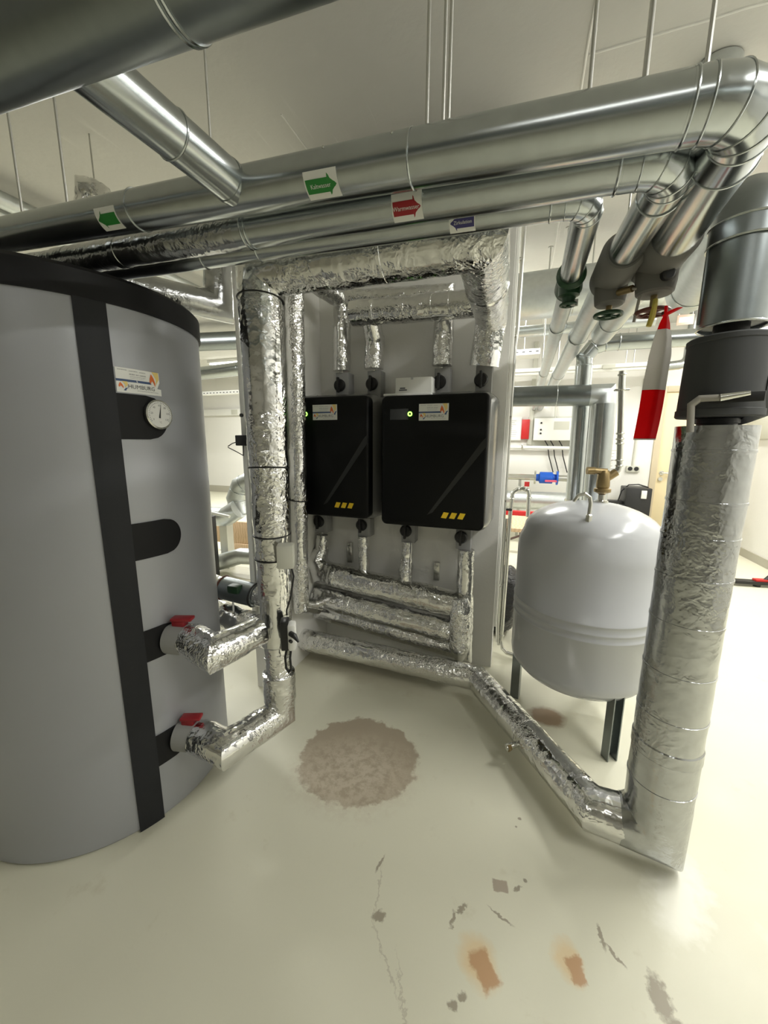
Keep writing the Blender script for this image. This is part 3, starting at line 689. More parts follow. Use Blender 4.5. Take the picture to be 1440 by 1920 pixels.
# warm water
K2 = Vector((.245, .96, 1.925)); A2 = Vector((-.755, .96, 1.957)); B2 = Vector((.235, 1.345, 1.929))
p2 = T('warm_water_pipe', 'medium jacketed ceiling pipe with the red arrow label', 'pipe', (-.3, .96, 1.88))
pe = arc(A2, K2, B2, .068, 4)
part('jacket', sweep(nb(), [A2, pe[0]], .0413, 48, .2), GALV, p2)
seg_elbow(p2, A2, K2, B2, .068, .042, 4, GALV)
part('run_jacket', sweep(nb(), [pe[-1], B2], .043, 48, .2), GALV, p2)
bead(p2, pe[-1]+Vector((0, .045, 0)), (0, 1, 0), .0433, .0025)
ax2 = (K2-A2).normalized()
for x in (-.728, -.716, .14): bead(p2, lerp(A2, K2, (x-A2.x)/(K2.x-A2.x)), ax2, .042, .003)
part('foil_section', sweep(nb(), [(-3.0, .96, 2.024), A2+Vector((.01, 0, 0))], .0405, 44, .012, .0018, 14, seed=61, bands=((1.3, .004, .0015), (1.55, .03, .0015), (1.8, .01, .0015))), FOIL_S, p2)
arrow_sticker(p2, lerp(A2, K2, (-.277-A2.x)/(K2.x-A2.x)), ax2, .0413, 0, rad(-38), .070, .054, REDP, 'Warmwasser', True)
p2b = T('warm_water_run', 'long pale jacketed pipe running to the back wall beyond the green wheel valve', 'pipe', (.23, 1.6, 1.88), 'jacketed runs to the back wall')
part('jacket', sweep(nb(), [(.231, 1.55, 1.928), (.218, 6.58, 1.927)], .0425, 40, .3), GALV_L, p2b)
for y in (2.25, 3.4, 4.8): bead(p2b, (.227, y, 1.928), (0, 1, 0), .0435)
# circulation
K3 = Vector((.106, 1.05, 1.927)); A3 = Vector((-2.8, 1.05, 2.02)); B3 = Vector((.111, 1.45, 1.929))
p3 = T('circulation_pipe', 'slimmest jacketed ceiling pipe with the violet arrow label', 'pipe', (-.3, 1.05, 1.9))
pe = arc(A3, K3, B3, .05, 4)
part('jacket', sweep(nb(), [A3, pe[0]], .0314, 44, .2), GALV, p3)
seg_elbow(p3, A3, K3, B3, .05, .0322, 4, GALV)
part('run_jacket', sweep(nb(), [pe[-1], B3], .0333, 44, .2), GALV, p3)
ax3 = (K3-A3).normalized()
for x in (-.96, -.76, .026): bead(p3, lerp(A3, K3, (x-A3.x)/(K3.x-A3.x)), ax3, .0318, .0025)
arrow_sticker(p3, lerp(A3, K3, (-.169-A3.x)/(K3.x-A3.x)), ax3, .0314, 0, rad(-38), .061, .046, BLUEP, 'Zirkulation', False)
p3b = T('circulation_run', 'long pale jacketed pipe running to the back wall beyond the bare green valve', 'pipe', (.12, 1.6, 1.89), 'jacketed runs to the back wall')
part('jacket', sweep(nb(), [(.116, 1.575, 1.928), (.129, 6.58, 1.927)], .0318, 36, .3), GALV_L, p3b)
for y in (2.04, 3.3, 4.6): bead(p3b, (.118, y, 1.928), (0, 1, 0), .0325)

# valves on the three runs
def wheel(root, c, R, m, spokes=4):
    wv = part('hand_wheel', torus(nb(), c, (0, 0, 1), R, R*.16, 28, 8), m, root)
    bm = nb()
    for k in range(spokes):
        a = 2*PI*k/spokes+.6; cyl(bm, c, Vector(c)+Vector((math.cos(a), math.sin(a), 0))*R, R*.09, seg=8)
    cyl(bm, Vector(c)+Vector((0, 0, -.008)), Vector(c)+Vector((0, 0, .012)), R*.25, seg=14)
    part('spokes', bm, m, root, sub=wv)
def runvalve(x, y0, y1, z, R, wz, Rw, wm, label, yw):
    v = T('wheel_valve', label, 'valve', (x, (y0+y1)/2, z-R-.02), 'insulated wheel valves on the ceiling pipes')
    part('insulation_shell', sweep(nb(), [(x, y0, z), (x, y0+.02, z), (x, y1-.02, z), (x, y1, z)], [R-.01, R, R, R-.01], 44, .05), VALVEG, v)
    yc = yw
    part('bonnet_insulation', lathe(nb(), [(R*.82, 0), (R*.80, -R*1.1), (R*.74, -R*1.5), (R*.66, -R*1.58), (R*.3, -R*1.6)], (x, yc, z), seg=40), VALVEG, v)
    part('stem', cyl(nb(), (x, yc, z-R*1.58), (x, yc, wz-.006), .009, seg=12), BRASS, v)
    wheel(v, (x, yc, wz), Rw, wm)
    return v
v1 = runvalve(.339, 1.285, 1.503, 1.937, .066, 1.785, .041, RUSTW, 'grey insulated valve with brown wheel, yellow tag and barrier tape', 1.43)
part('plug', lathe(nb(), [(.0165, 0), (.0165, .016), (.012, .02), (0, .02)], (.350, 1.379, 1.868), (.2, -1, -.15), 20), BLACKP, v1)
part('yellow_tag', sweep(nb(), [(.336, 1.397, 1.809), (.333, 1.386, 1.791), (.330, 1.386, 1.761), (.324, 1.386, 1.736)], [.0068, .0075, .008, .007], 8, .01), YTAG, v1)
v2 = runvalve(.234, 1.33, 1.57, 1.928, .058, 1.808, .038, GREENV, 'grey insulated valve with green wheel and thin drain hose', 1.50)
part('drain_cock', cyl(nb(), (.249, 1.462, 1.86), (.28, 1.425, 1.856), .010, seg=14), BRASS, v2)
part('drain_hose', sweep(nb(), [(.275, 1.43, 1.857), (.294, 1.42, 1.853), (.301, 1.42, 1.84), (.294, 1.43, 1.762)], .0042, 10, .01), CLEARP, v2)
v3 = T('wheel_valve', 'bare dark green valve without insulation on the slimmest ceiling pipe', 'valve', (.113, 1.51, 1.85), 'insulated wheel valves on the ceiling pipes')
part('valve_body', sweep(nb(), [(.111, 1.445, 1.928), (.112, 1.457, 1.928), (.1125, 1.495, 1.928), (.113, 1.54, 1.928), (.115, 1.575, 1.928), (.116, 1.585, 1.928)], [.034, .044, .038, .042, .044, .033], 32, .02, .0015, 30), GREENV, v3)
part('bonnet', lathe(nb(), [(.034, 0), (.033, -.045), (.021, -.05), (.018, -.072), (.008, -.075)], (.1125, 1.502, 1.924), seg=24), GREENV, v3)
wheel(v3, (.1132, 1.502, 1.852), .024, GREENV)
part('wire_tag', box(nb(), (.132, 1.502, 1.857), (.022, .003, .022), .3, .0008), WHITEP, v3)
bt = T('barrier_tape', 'red and white barrier tape strip knotted to the brown valve wheel', 'tape', (.36, 1.394, 1.41))
def ribbon(pts, ws, th=.0012):
    bm = nb(); rows = []
    for (p, wd, a) in zip(pts, ws, range(len(pts))):
        p = Vector(p); side = Vector((math.cos(.30), math.sin(.30), 0)); nrm = Vector((math.sin(.30), -math.cos(.30), 0))
        row = []
        for k in range(7):
            f = k/6-.5; bow = .006*math.cos(f*PI*2)*min(1, wd/.05); q = p+side*f*wd+nrm*(bow+.0)
            row.append((bm.verts.new(q+nrm*th), bm.verts.new(q)))
        rows.append(row)
    for a, b in zip(rows, rows[1:]):
        for k in range(6):
            bm.faces.new((a[k][0], a[k+1][0], b[k+1][0], b[k][0])); bm.faces.new((a[k][1], b[k][1], b[k+1][1], a[k+1][1]))
        bm.faces.new((a[0][0], b[0][0], b[0][1], a[0][1])); bm.faces.new((a[6][0], a[6][1], b[6][1], b[6][0]))
    for r_ in (rows[0], rows[-1]):
        for k in range(6): bm.faces.new((r_[k][0], r_[k][1], r_[k+1][1], r_[k+1][0]))
    return bm
part('red_knot', ribbon([(.362, 1.386, 1.788), (.365, 1.388, 1.764), (.367, 1.394, 1.742), (.367, 1.394, 1.727)], [.009, .012, .03, .036]), TAPER, bt)
part('knot_tail', ribbon([(.355, 1.378, 1.757), (.366, 1.37, 1.763), (.378, 1.365, 1.769), (.389, 1.36, 1.773)], [.012, .019, .021, .016]), TAPER, bt)
part('white_section', ribbon([(.367, 1.394, 1.727), (.368, 1.394, 1.703), (.367, 1.394, 1.655), (.364, 1.394, 1.612), (.362, 1.394, 1.558)], [.0375, .0515, .0635, .0655, .068]), TAPEW, bt)
part('red_section', ribbon([(.362, 1.394, 1.558), (.3605, 1.394, 1.509), (.3575, 1.394, 1.461), (.353, 1.391, 1.415)], [.068, .068, .068, .0665]), TAPER, bt)
part('white_hem', ribbon([(.353, 1.391, 1.415), (.3525, 1.39, 1.411)], [.0665, .066]), TAPEW, bt)

# ------------------------------------------------------------ hanger rods
def rod(x, y, z, label, r=.0055):
    o = T('hanger_rod', label, 'rod', (x, y, z), 'threaded hanger rods')
    part('rod', cyl(nb(), (x, y, z), (x, y, H), r, seg=10), ROD, o)
    part('nut', lathe(nb(), [(r*.8, 0), (r*1.9, 0), (r*1.9, r*1.6), (r*.8, r*1.6)], (x, y, z-r*.4), seg=6), ROD, o)
    part('ceiling_plate', lathe(nb(), [(0, 0), (.02, 0), (.02, -.006), (0, -.006)], (x, y, H), seg=16), ROD, o)
for x, lab in ((-1.467, 'hanger rod over the left end of the widest pipe'), (-1.267, 'hanger rod beside the foil bundle above the tank'),
               (-.219, 'hanger rod just right of the seam above the red label'), (.07, 'hanger rod at the ceiling joint'), (.154, 'hanger rod second from the elbow of the widest pipe'), (.238, 'hanger rod closest to the elbow of the widest pipe')):
    c, r = p1at(x); rod(x, .86, c.z+r-.001, lab, .0036)
c, r = p1at(-.189); rod(-.189, .87, c.z+r-.002, 'left one of the close pair of hanger rods', .0034)
c, r = p1at(-.1745); rod(-.1745, .852, c.z+r-.001, 'right one of the close pair of hanger rods', .0034)
c, r = p1at(-.762); rod(-.762, .875, c.z+r-.002, 'hanger rod seen between dark pipe and branch pipe', .003)
rod(.118, 3.83, 1.958, 'hanger rod on the run behind the bare green valve', .006)
rod(.226, 3.55, 1.968, 'hanger rod on the run behind the green wheel', .006)
rod(-2.75, 2.1, 2.52, 'thin hanger rod at the back above the tank', .0045)

# ------------------------------------------------------------ expansion vessel
VX, VY, VR = .33, 2.02, .318
ve = T('expansion_vessel', 'pale grey floor standing expansion vessel on three steel legs', 'vessel', (VX, VY, 0))
prof = [(0, .205)]+[(VR*.96*math.sin(a), .335-.13*math.cos(a)) for a in [rad(q) for q in range(8, 76, 8)]]
prof += [(VR*.985, .325), (VR, .36)]
for z in (.572, .607, .647): prof += [(VR, z-.006), (VR+.004, z-.003), (VR+.004, z+.003), (VR, z+.006)]
prof += [(VR, .90), (VR*.985, .945), (VR*.93, .985)]+[(VR*.93*math.cos(a), .985+.145*math.sin(a)) for a in [rad(q) for q in range(12, 90, 9)]]+[(0, 1.13)]
part('shell', lathe(nb(), prof, (VX, VY, 0), seg=96), VESM, ve, ang=60)
for a in (-63, 168, 57):
    c = Vector((VX+math.cos(rad(a))*.285, VY+math.sin(rad(a))*.285, 0)); M = Matrix.Translation(c) @ Matrix.Rotation(rad(a), 4, 'Z')
    bm = nb(); U = [(-.022, -.024), (.022, -.024), (.022, -.019), (-.017, -.019), (-.017, .019), (.022, .019), (.022, .024), (-.022, .024)]
    prism(bm, U, lambda u, v, h: M @ Vector((u, v, h)), 0, .34); part('leg', bm, GALV_D, ve)
part('top_nipple', lathe(nb(), [(.03, 1.115), (.03, 1.135), (.016, 1.14), (.016, 1.165), (.012, 1.167)], (VX+.035, VY, 0), seg=20), STEEL, ve)
part('fill_hook', sweep(nb(), [(.285, 1.80, 1.085), (.287, 1.80, 1.15), (.282, 1.80, 1.175), (.262, 1.80, 1.19), (.238, 1.80, 1.182), (.222, 1.80, 1.155)], [.008, .008, .008, .008, .0075, .007], 12, .006), STEEL, ve)
part('hook_nut', lathe(nb(), [(.009, 1.07), (.013, 1.07), (.013, 1.10), (.008, 1.105)], (.285, 1.80, 0), seg=6), STEEL, ve)
bv = T('brass_cap_valve', 'brass cap valve on top of the grey expansion vessel', 'valve', (VX+.035, VY, 1.165))
bx, by = VX+.035, VY
part('valve_body', lathe(nb(), [(.012, 1.165), (.02, 1.17), (.036, 1.178), (.036, 1.192), (.026, 1.196), (.029, 1.205), (.026, 1.262), (.02, 1.277), (0, 1.28)], (bx, by, 0), seg=28), BRASS, bv)
part('side_outlet', sweep(nb(), [(bx+.01, by, 1.272), (bx-.04, by-.01, 1.275), (bx-.041, by-.01, 1.275), (bx-.075, by-.017, 1.275)], [.014, .014, .018, .017], 12, .02), BRASS, bv)
part('angled_outlet', cyl(nb(), (bx+.005, by, 1.235), (bx+.05, by+.01, 1.27), .018, seg=20), BRASS, bv)
sp = T('steel_supply_pipe', 'bright press fit steel pipe rising from the brass valve', 'pipe', (bx+.055, by+.01, 1.26))
part('tube', sweep(nb(), [(bx+.04, by+.008, 1.262), (bx+.056, by+.012, 1.28), (bx+.06, by+.012, 1.30), (bx+.03, by+.012, 1.715)], .0135, 20, .05), STEEL, sp)
for z in (1.30, 1.325, 1.40, 1.42, 1.445, 1.635, 1.70):
    f = (z-1.30)/.415; part('press_collar', torus(nb(), (bx+.06-.03*f, by+.012, z), (-.07, 0, 1), .0145, .0042, 24, 8), STEEL, sp)
part('clip', box(nb(), (bx+.037, by+.015, 1.635), (.06, .02, .008), 0, .002), STEEL, sp)

# ------------------------------------------------------------ trim pipes at the wall end
cd = T('steel_conduit', 'long vertical steel conduit clipped to the free end of the boiler wall', 'conduit', (-.075, 2.475, .1))
part('tube', sweep(nb(), [(-.072, 2.475, .10), (-.082, 2.475, .30), (-.078, 2.475, 1.95), (-.07, 2.475, 2.05), (-.062, 2.475, H-.002)], .011, 14, .2), ROD, cd)
for z in (.5, 1.05, 1.55, 2.0, 2.4): part('clip', box(nb(), (-.086, 2.465, z), (.03, .045, .014), 0, .002), STEEL, cd)
ch = T('cable_channel', 'white cable channel up the free end of the boiler wall', 'channel', (-.09, 2.40, .1))
part('channel', box2(nb(), (-.099, 2.375, .25), (-.082, 2.43, 3.0), .003), WHITEM, ch)
hp = T('steel_drain_pipe', 'thin steel pipe with a hooked top standing between wall end and vessel', 'pipe', (-.04, 2.5, .03))
part('tube', sweep(nb(), [(.06, 2.50, .95), (.058, 2.5, 1.09), (.05, 2.5, 1.115), (.02, 2.5, 1.125), (-.01, 2.5, 1.118), (-.028, 2.5, 1.105), (-.038, 2.5, 1.09), (-.045, 2.5, .95), (-.05, 2.5, .10), (-.038, 2.49, .05), (-.01, 2.47, .035), (.09, 2.44, .035)], .0125, 16, .06), STEEL, hp)
part('tube_side', sweep(nb(), [(-.068, 2.50, .93), (-.073, 2.50, .12), (-.066, 2.49, .07)], .0095, 14, .2), STEEL, hp)
for c, ax in (((-.002, 2.5, 1.121), (1, 0, .2)), ((.035, 2.5, 1.121), (1, 0, -.2)), ((.06, 2.5, 1.07), (0, 0, 1)), ((-.04, 2.5, 1.06), (0, 0, 1)), ((-.049, 2.5, .14), (0, 0, 1))): part('press_collar', torus(nb(), c, ax, .013, .004, 20, 8), STEEL, hp)
part('clamp', box(nb(), (-.06, 2.49, .99), (.05, .03, .012), 0, .002), BLACKP, hp)
# niche side wall end: cable rails and a small black device
cr = T('cable_rail', 'white slotted cable rail on the end of the niche side wall', 'rail', (-1.33, 1.65, .3))
for x in (-1.345, -1.30): part('rail', box2(nb(), (x-.012, 1.642, .33), (x+.012, 1.66, 2.38), .003), WHITEM, cr)
part('screw', cyl(nb(), (-1.345, 1.643, 1.53), (-1.345, 1.632, 1.53), .009, seg=12), BLACKP, cr)
sd = T('sensor_unit', 'small black sensor with loose wires on the niche side wall end', 'sensor', (-1.33, 1.62, 1.38))
part('housing', box(nb(), (-1.325, 1.62, 1.405), (.075, .042, .052), 0, .004), BLACKP, sd)
part('wire', sweep(nb(), [(-1.36, 1.62, 1.40), (-1.39, 1.61, 1.39), (-1.41, 1.6, 1.375)], .0025, 6, .02), CABLE, sd)
part('wire', sweep(nb(), [(-1.33, 1.62, 1.38), (-1.335, 1.62, 1.33), (-1.37, 1.61, 1.35), (-1.41, 1.6, 1.37)], .0025, 6, .02), CABLE, sd)

# foil valve pipe left of the riser
vp = T('foil_valve_pipe', 'low foil wrapped pipe with a bare green trimmed valve section between tank and riser', 'pipe', (-1.36, 1.56, .55))
part('foil_start', sweep(nb(), [(-1.62, 1.54, .645), (-1.47, 1.55, .632)], .056, 32, .02, .004, 14), FOIL, vp)
part('valve_shell', sweep(nb(), [(-1.465, 1.55, .632), (-1.45, 1.55, .631), (-1.27, 1.56, .612), (-1.255, 1.56, .611)], [.058, .061, .061, .058], 36, .05), GALV_D, vp)
part('clamp_ring', torus(nb(), (-1.455, 1.55, .631), (1, .04, -.1), .061, .006, 32, 8), RUSTW, vp, 'rust brown clamp ring')
part('clamp_ring', torus(nb(), (-1.265, 1.56, .612), (1, .04, -.1), .060, .005, 32, 8), BLACKP, vp)
part('green_body', box(nb(), (-1.345, 1.51, .655), (.07, .05, .045), 0, .012), GREENV, vp)
part('foil_end', sweep(nb(), [(-1.255, 1.56, .611), (-1.10, 1.57, .595)], [.05, .054], 32, .02, .004, 14), FOIL, vp)
vq = T('foil_cross_pipe', 'low foil wrapped pipe lying below the bare valve section left of the riser', 'pipe', (-1.3, 1.5, .4))
part('wrap', sweep(nb(), [(-1.62, 1.58, .475), (-1.25, 1.48, .485), (-.93, 1.25, .60)], [.07, .07, .062], 36, .015, .005, 12, seed=71), FOIL, vq)
part('probe', cyl(nb(), (-1.33, 1.47, .55), (-1.328, 1.47, .60), .005, seg=10), WHITEP, vq)
# foil elbow above the tank at the back
ve2 = T('foil_elbow_pipe', 'bulky foil wrapped elbow above the far rim of the tank', 'pipe', (-1.55, 1.72, 2.0))
part('wrap', sweep(nb(), [(-1.83, 1.21, 1.887), (-1.83, 1.21, 2.085), (-1.50, 1.71, 2.075), (-1.50, 1.72, 2.405)], [.062, .064, .068, .072], 36, .015, .006, 9, seed=73), FOIL_S, ve2)
fb = T('foil_bundle', 'crumpled foil bundle sticking up behind the widest pipe above the tank', 'pipe', (-2.25, 1.7, 2.2))
part('wrap', sweep(nb(), [(-2.42, 1.72, 2.16), (-2.42, 1.72, 2.68), (-2.36, 1.72, 2.77), (-2.27, 1.72, 2.75), (-2.18, 1.72, 2.66)], [.05, .05, .045, .04, .025], 32, .012, .02, 14, seed=77), FOIL, fb)
part('hanger', cyl(nb(), (-2.30, 1.72, 2.72), (-2.30, 1.72, H), .004, seg=8), ROD, fb)

# ------------------------------------------------------------ right background
vd_ = T('ventilation_duct', 'wide pale round duct crossing behind the boiler wall end under the ceiling', 'duct', (-.2, 3.6, 2.37))
part('duct', sweep(nb(), [(-1.35, 3.6, 2.565), (.9, 3.6, 2.585)], .175, 56, .4), GALV_L, vd_)
bead(vd_, (.30, 3.6, 2.581), (1, 0, 0), .1755, .004)
for x in (-1.2, .42): rod(x, 3.6, 2.755, 'hanger rod of the wide round duct, %s' % ('hidden end' if x < 0 else 'beside the slim runs'), .006)
sl = T('slim_cross_pipe', 'slim jacketed pipe crossing just below the wide round duct', 'pipe', (0, 4.1, 2.3))
part('jacket', sweep(nb(), [(-1.3, 4.1, 2.43), (1.0, 4.1, 2.44)], .05, 32, .4), GALV_L, sl)
for x in (-.9, .55): part('hanger', cyl(nb(), (x, 4.1, 2.48), (x, 4.1, H), .005, seg=8), ROD, sl)
pa_ = T('jacketed_vertical_pipe', 'slim shiny jacketed pipe dropping behind the vessel from a pipe along the back', 'pipe', (.32, 2.67, .83))
part('jacket', sweep(nb(), [(.328, 2.67, 1.052), (.3165, 2.67, 1.861)], .047, 36, .3), GALV, pa_)
part('elbow', sweep(nb(), [(.316, 2.67, 1.861), (.3135, 2.67, 1.90), (.356, 2.67, 1.958), (.4126, 2.67, 1.974), (.486, 2.67, 1.976)], .0445, 36, .3), GALV, pa_)
for c, ax in (((.3165, 2.67, 1.855), (0, 0, 1)), ((.3135, 2.67, 1.90), (.3, 0, 1)), ((.356, 2.67, 1.958), (1, 0, .8)), ((.4126, 2.67, 1.974), (1, 0, .2)), ((.486, 2.67, 1.976), (1, 0, 0))): bead(pa_, c, ax, .0458, .003)
part('run_jacket', sweep(nb(), [(.478, 2.67, 1.976), (2.725, 2.67, 1.95)], .0455, 36, .4), GALV, pa_)
part('flange', lathe(nb(), [(.025, 1.04), (.054, 1.04), (.054, 1.052), (.025, 1.052)], (.328, 2.67, 0), seg=32), STEEL, pa_)
part('lower_tube', cyl(nb(), (.328, 2.67, .02), (.328, 2.67, 1.042), .026), ROD, pa_)
pb = T('jacketed_corner_pipe', 'dull jacketed pipe crossing right and dropping behind the vessel with a mitred corner', 'pipe', (.43, 2.55, 0))
part('run_jacket', sweep(nb(), [(-1.06, 2.55, 1.692), (.345, 2.55, 1.671)], .0588, 44, .3), GALV_D, pb)
part('elbow', sweep(nb(), [(.343, 2.55, 1.671), (.413, 2.55, 1.670), (.417, 2.55, 1.612)], [.0597, .062, .0654], 44, .02), GALV_L, pb)
part('drop_jacket', sweep(nb(), [(.417, 2.55, 1.62), (.437, 2.55, .12)], .067, 44, .3), GALV, pb)
bead(pb, (.1716, 2.55, 1.674), (1, 0, 0), .0593, .0025)
part('foot', lathe(nb(), [(.08, 0), (.08, .01), (.04, .012), (.04, .13)], (.437, 2.55, 0), seg=32), GALV_D, pb)
# back wall things
nbx = T('notice_box', 'white notice board with red side panel on the back wall left of the control cabinet', 'board', (-.05, 6.56, 1.44))
part('board', box2(nb(), (-.34, 6.54, 1.44), (-.03, 6.598, 1.80), .004), WHITEM, nbx)
part('red_panel', box2(nb(), (-.03, 6.52, 1.46), (.085, 6.598, 1.76), .004), REDM, nbx)
pp = part('notice', box2(nb(), (-.32, 6.535, 1.46), (-.045, 6.5395, 1.77)), PAPER, nbx)
bm = nb()
for k in range(9): box2(bm, (-.29, 6.5335, 1.74-k*.03), (-.29+.2*random.uniform(.5, 1), 6.5345, 1.747-k*.03))
part('print', bm, INKL, nbx, sub=pp)
cb = T('control_cabinet', 'white electric control cabinet on the back wall behind the two dropping pipes', 'cabinet', (.4, 6.59, 1.43))
part('backplate', box2(nb(), (.06, 6.57, 1.36), (.85, 6.598, 1.80), .003), PALEG, cb)
part('housing', box2(nb(), (.15, 6.44, 1.44), (.78, 6.57, 1.77), .006), WHITEM, cb)
part('label_plate', box2(nb(), (.43, 6.436, 1.60), (.64, 6.439, 1.72)), PALEG, cb)
for z in (1.70, 1.60, 1.545): part('button', cyl(nb(), (.25, 6.44, z), (.25, 6.425, z), .014, seg=12), BLACKP, cb)
part('cable', sweep(nb(), [(.44, 6.5, 1.77), (.44, 6.57, 2.0), (.44, 6.585, 2.35)], .012, 8, .1), PALEG, cb)
for k, x in enumerate((.32, .40, .52)): part('cable', sweep(nb(), [(x, 6.5, 1.44), (x+.05, 6.52, 1.36), (x+.08, 6.56, 1.2), (x+.16, 6.57, .95)], .008, 8, .05), CABLE, cb)
ch2 = T('wall_conduit', 'pale vertical cable trunking left of the control cabinet', 'trunking', (.1, 6.58, 1.35))
part('trunk', box2(nb(), (.075, 6.54, 1.37), (.135, 6.598, 2.9), .003), PALEG, ch2)
for i, (x0, z0, x1, z1, m, lab) in enumerate(((.82, 1.30, 1.05, 1.75, PAPER, 'white notice sheet on the back wall between the dropping pipes'), (.72, 1.05, 1.12, 1.42, LILAC, 'lilac schematic sheet on the back wall behind the dropping pipes'), (1.20, 1.16, 1.37, 1.34, PAPER, 'small white notice on the back wall left of the sockets'))):
    pc_ = T('notice_sheet', lab, 'paper', ((x0+x1)/2, 6.59, z0))
    s_ = part('sheet', box2(nb(), (x0, 6.592-i*.003, z0), (x1, 6.5955-i*.003, z1)), m, pc_)
    bm = nb()
    for k in range(7): box2(bm, (x0+.03, 6.5905-i*.003, z1-.05-k*.045), (x0+.03+(x1-x0-.06)*random.uniform(.4, 1), 6.5915-i*.003, z1-.04-k*.045))
    part('print', bm, INKL, pc_)
wr = T('wall_pipe', 'thin white pipe clamped level on the back wall below the cabinet', 'pipe', (.2, 6.5, 1.31))
part('tube', cyl(nb(), (-1.2, 6.5, 1.345), (.75, 6.5, 1.325), .028), WHITEM, wr)
for x in (-.9, .0, .7): part('clamp', box2(nb(), (x-.012, 6.47, 1.30), (x+.012, 6.6, 1.38), .003), STEEL, wr)
wm = T('blue_filter_valve', 'bright blue flanged water fitting with pink strip on a steel pipe', 'valve', (.36, 6.1, .83))
part('body', sweep(nb(), [(.22, 6.1, .90), (.26, 6.1, .90), (.27, 6.1, .90), (.44, 6.1, .90), (.45, 6.1, .90), (.50, 6.1, .90)], [.05, .055, .085, .085, .06, .05], 32, .05), BLUEM, wm)
for x in (.205, .505): part('flange', cyl(nb(), (x-.012, 6.1, .90), (x+.012, 6.1, .90), .10), BLUEM if x > .4 else STEEL, wm)
part('steel_pipe', cyl(nb(), (-1.2, 6.1, .90), (.19, 6.1, .90), .045), STEEL, wm)
part('steel_stub', cyl(nb(), (.52, 6.1, .90), (.95, 6.1, .90), .045), ROD, wm)
part('pink_strip', box(nb(), (.42, 6.008, .862), (.16, .004, .03)), mat('pink_label', (.75, .12, .2), .5), wm)
part('red_tag', box(nb(), (.10, 6.05, .80), (.07, .01, .07), .2), REDM, wm)
part('support', box2(nb(), (-.02, 6.07, 0), (.02, 6.13, .86)), ROD, wm)
gl = T('insulated_main_pipe', 'fat grey insulated main pipe low along the back wall', 'pipe', (0, 5.6, .4))
part('jacket', sweep(nb(), [(-2.6, 5.6, .585), (.92, 5.6, .635)], .12, 44, .3), GALV_L, gl)
for x in (-.9, .7): part('stand', box2(nb(), (x-.03, 5.55, 0), (x+.03, 5.65, .5)), ROD, gl)
rb = solo('red_beam', box2(nb(), (-1.2, 5.0, .46), (.55, 5.08, .56), .004), REDM, 'red steel beam low behind the wooden bench', 'beam', (-.3, 5.04, .46))
struct('trim_2', box2(nb(), (-1.15, 5.02, 0), (-1.08, 5.06, .46)), BROWN); struct('trim_3', box2(nb(), (.45, 5.02, 0), (.52, 5.06, .46)), BROWN)
bn = T('workbench', 'low bench with raw wooden top and brown frame behind the wall end', 'bench', (-.05, 4.0, 0))
part('top', box2(nb(), (-.55, 3.75, .57), (.12, 4.45, .605), .003), WOOD, bn)
for x, y in ((-.5, 3.8), (.06, 3.8), (-.5, 4.4), (.06, 4.4)): part('leg', box2(nb(), (x-.03, y-.03, 0), (x+.03, y+.03, .57), .002), BROWN, bn)
part('brace', sweep(nb(), [(-.5, 3.8, .28), (.06, 4.4, .40)], .012, 8, 1), BROWN, bn)
bg = T('rubbish_bag', 'black plastic rubbish bag on the floor behind the wall end', 'bag', (-.03, 2.85, 0))
bm = nb(); bmesh.ops.create_icosphere(bm, subdivisions=4, radius=1)
for v in bm.verts:
    n_ = 1+.10*noise.noise(v.co*2.3)+.06*noise.noise(v.co*6)
    v.co = Vector((-.10+v.co.x*.2*n_, 2.86+v.co.y*.2*n_, max(.001, .255+v.co.z*.262*n_)))
part('bag', bm, BAGM, bg)
lt = T('wall_trunking_light', 'white lamp trunking hung level before the back wall', 'lamp', (1.3, 6.2, 2.35))
part('trunk', box2(nb(), (-.4, 6.12, 2.40), (1.85, 6.24, 2.45), .004), WHITEM, lt)
part('diffuser', sweep(nb(), [(-.38, 6.18, 2.385), (1.83, 6.18, 2.385)], .028, 20, 9), WHITEM, lt)
part('clip', box2(nb(), (.95, 6.10, 2.39), (1.10, 6.13, 2.44), .003), PALEG, lt)
for x in (1.23, 1.32): part('hanger', cyl(nb(), (x, 6.18, 2.45), (x, 6.18, H), .007, seg=8), ROD, lt)
we = T('white_elbow_pipe', 'bright foil clad pipe elbow hanging before the back wall above the door', 'pipe', (1.9, 6.2, 2.3))
part('jacket', sweep(nb(), [(1.62, 6.0, 2.36), (1.76, 6.0, 2.37)]+arc((1.76, 6.0, 2.37), (1.87, 6.0, 2.375), (1.87, 6.0, 2.6), .09, 3)+[(1.87, 6.0, 2.62)], .055, 28, .1), GALV, we)
part('riser', cyl(nb(), (1.87, 6.0, 2.61), (1.87, 6.0, H), .05), GALV, we)
sk = T('double_socket', 'grey double wall socket beside the beige door', 'socket', (1.56, 6.59, 1.0))
part('housing', box2(nb(), (1.47, 6.56, .985), (1.64, 6.598, 1.075), .006), PALEG, sk)
for x in (1.515, 1.595): part('outlet', cyl(nb(), (x, 6.561, 1.035), (x, 6.552, 1.035), .03, seg=20), BLACKP, sk)
part('cable', sweep(nb(), [(1.55, 6.585, 1.07), (1.55, 6.585, 1.15), (1.57, 6.585, 2.3)], .012, 8, .2), PALEG, sk)
bc = T('black_case', 'black equipment case with pale latch standing left of the door', 'case', (1.6, 6.25, 0))
part('housing', box2(nb(), (1.39, 6.08, 0), (1.70, 6.42, .80), .012), BLACKP, bc)
part('latch', box2(nb(), (1.57, 6.06, .66), (1.635, 6.082, .77), .004), WHITEP, bc)
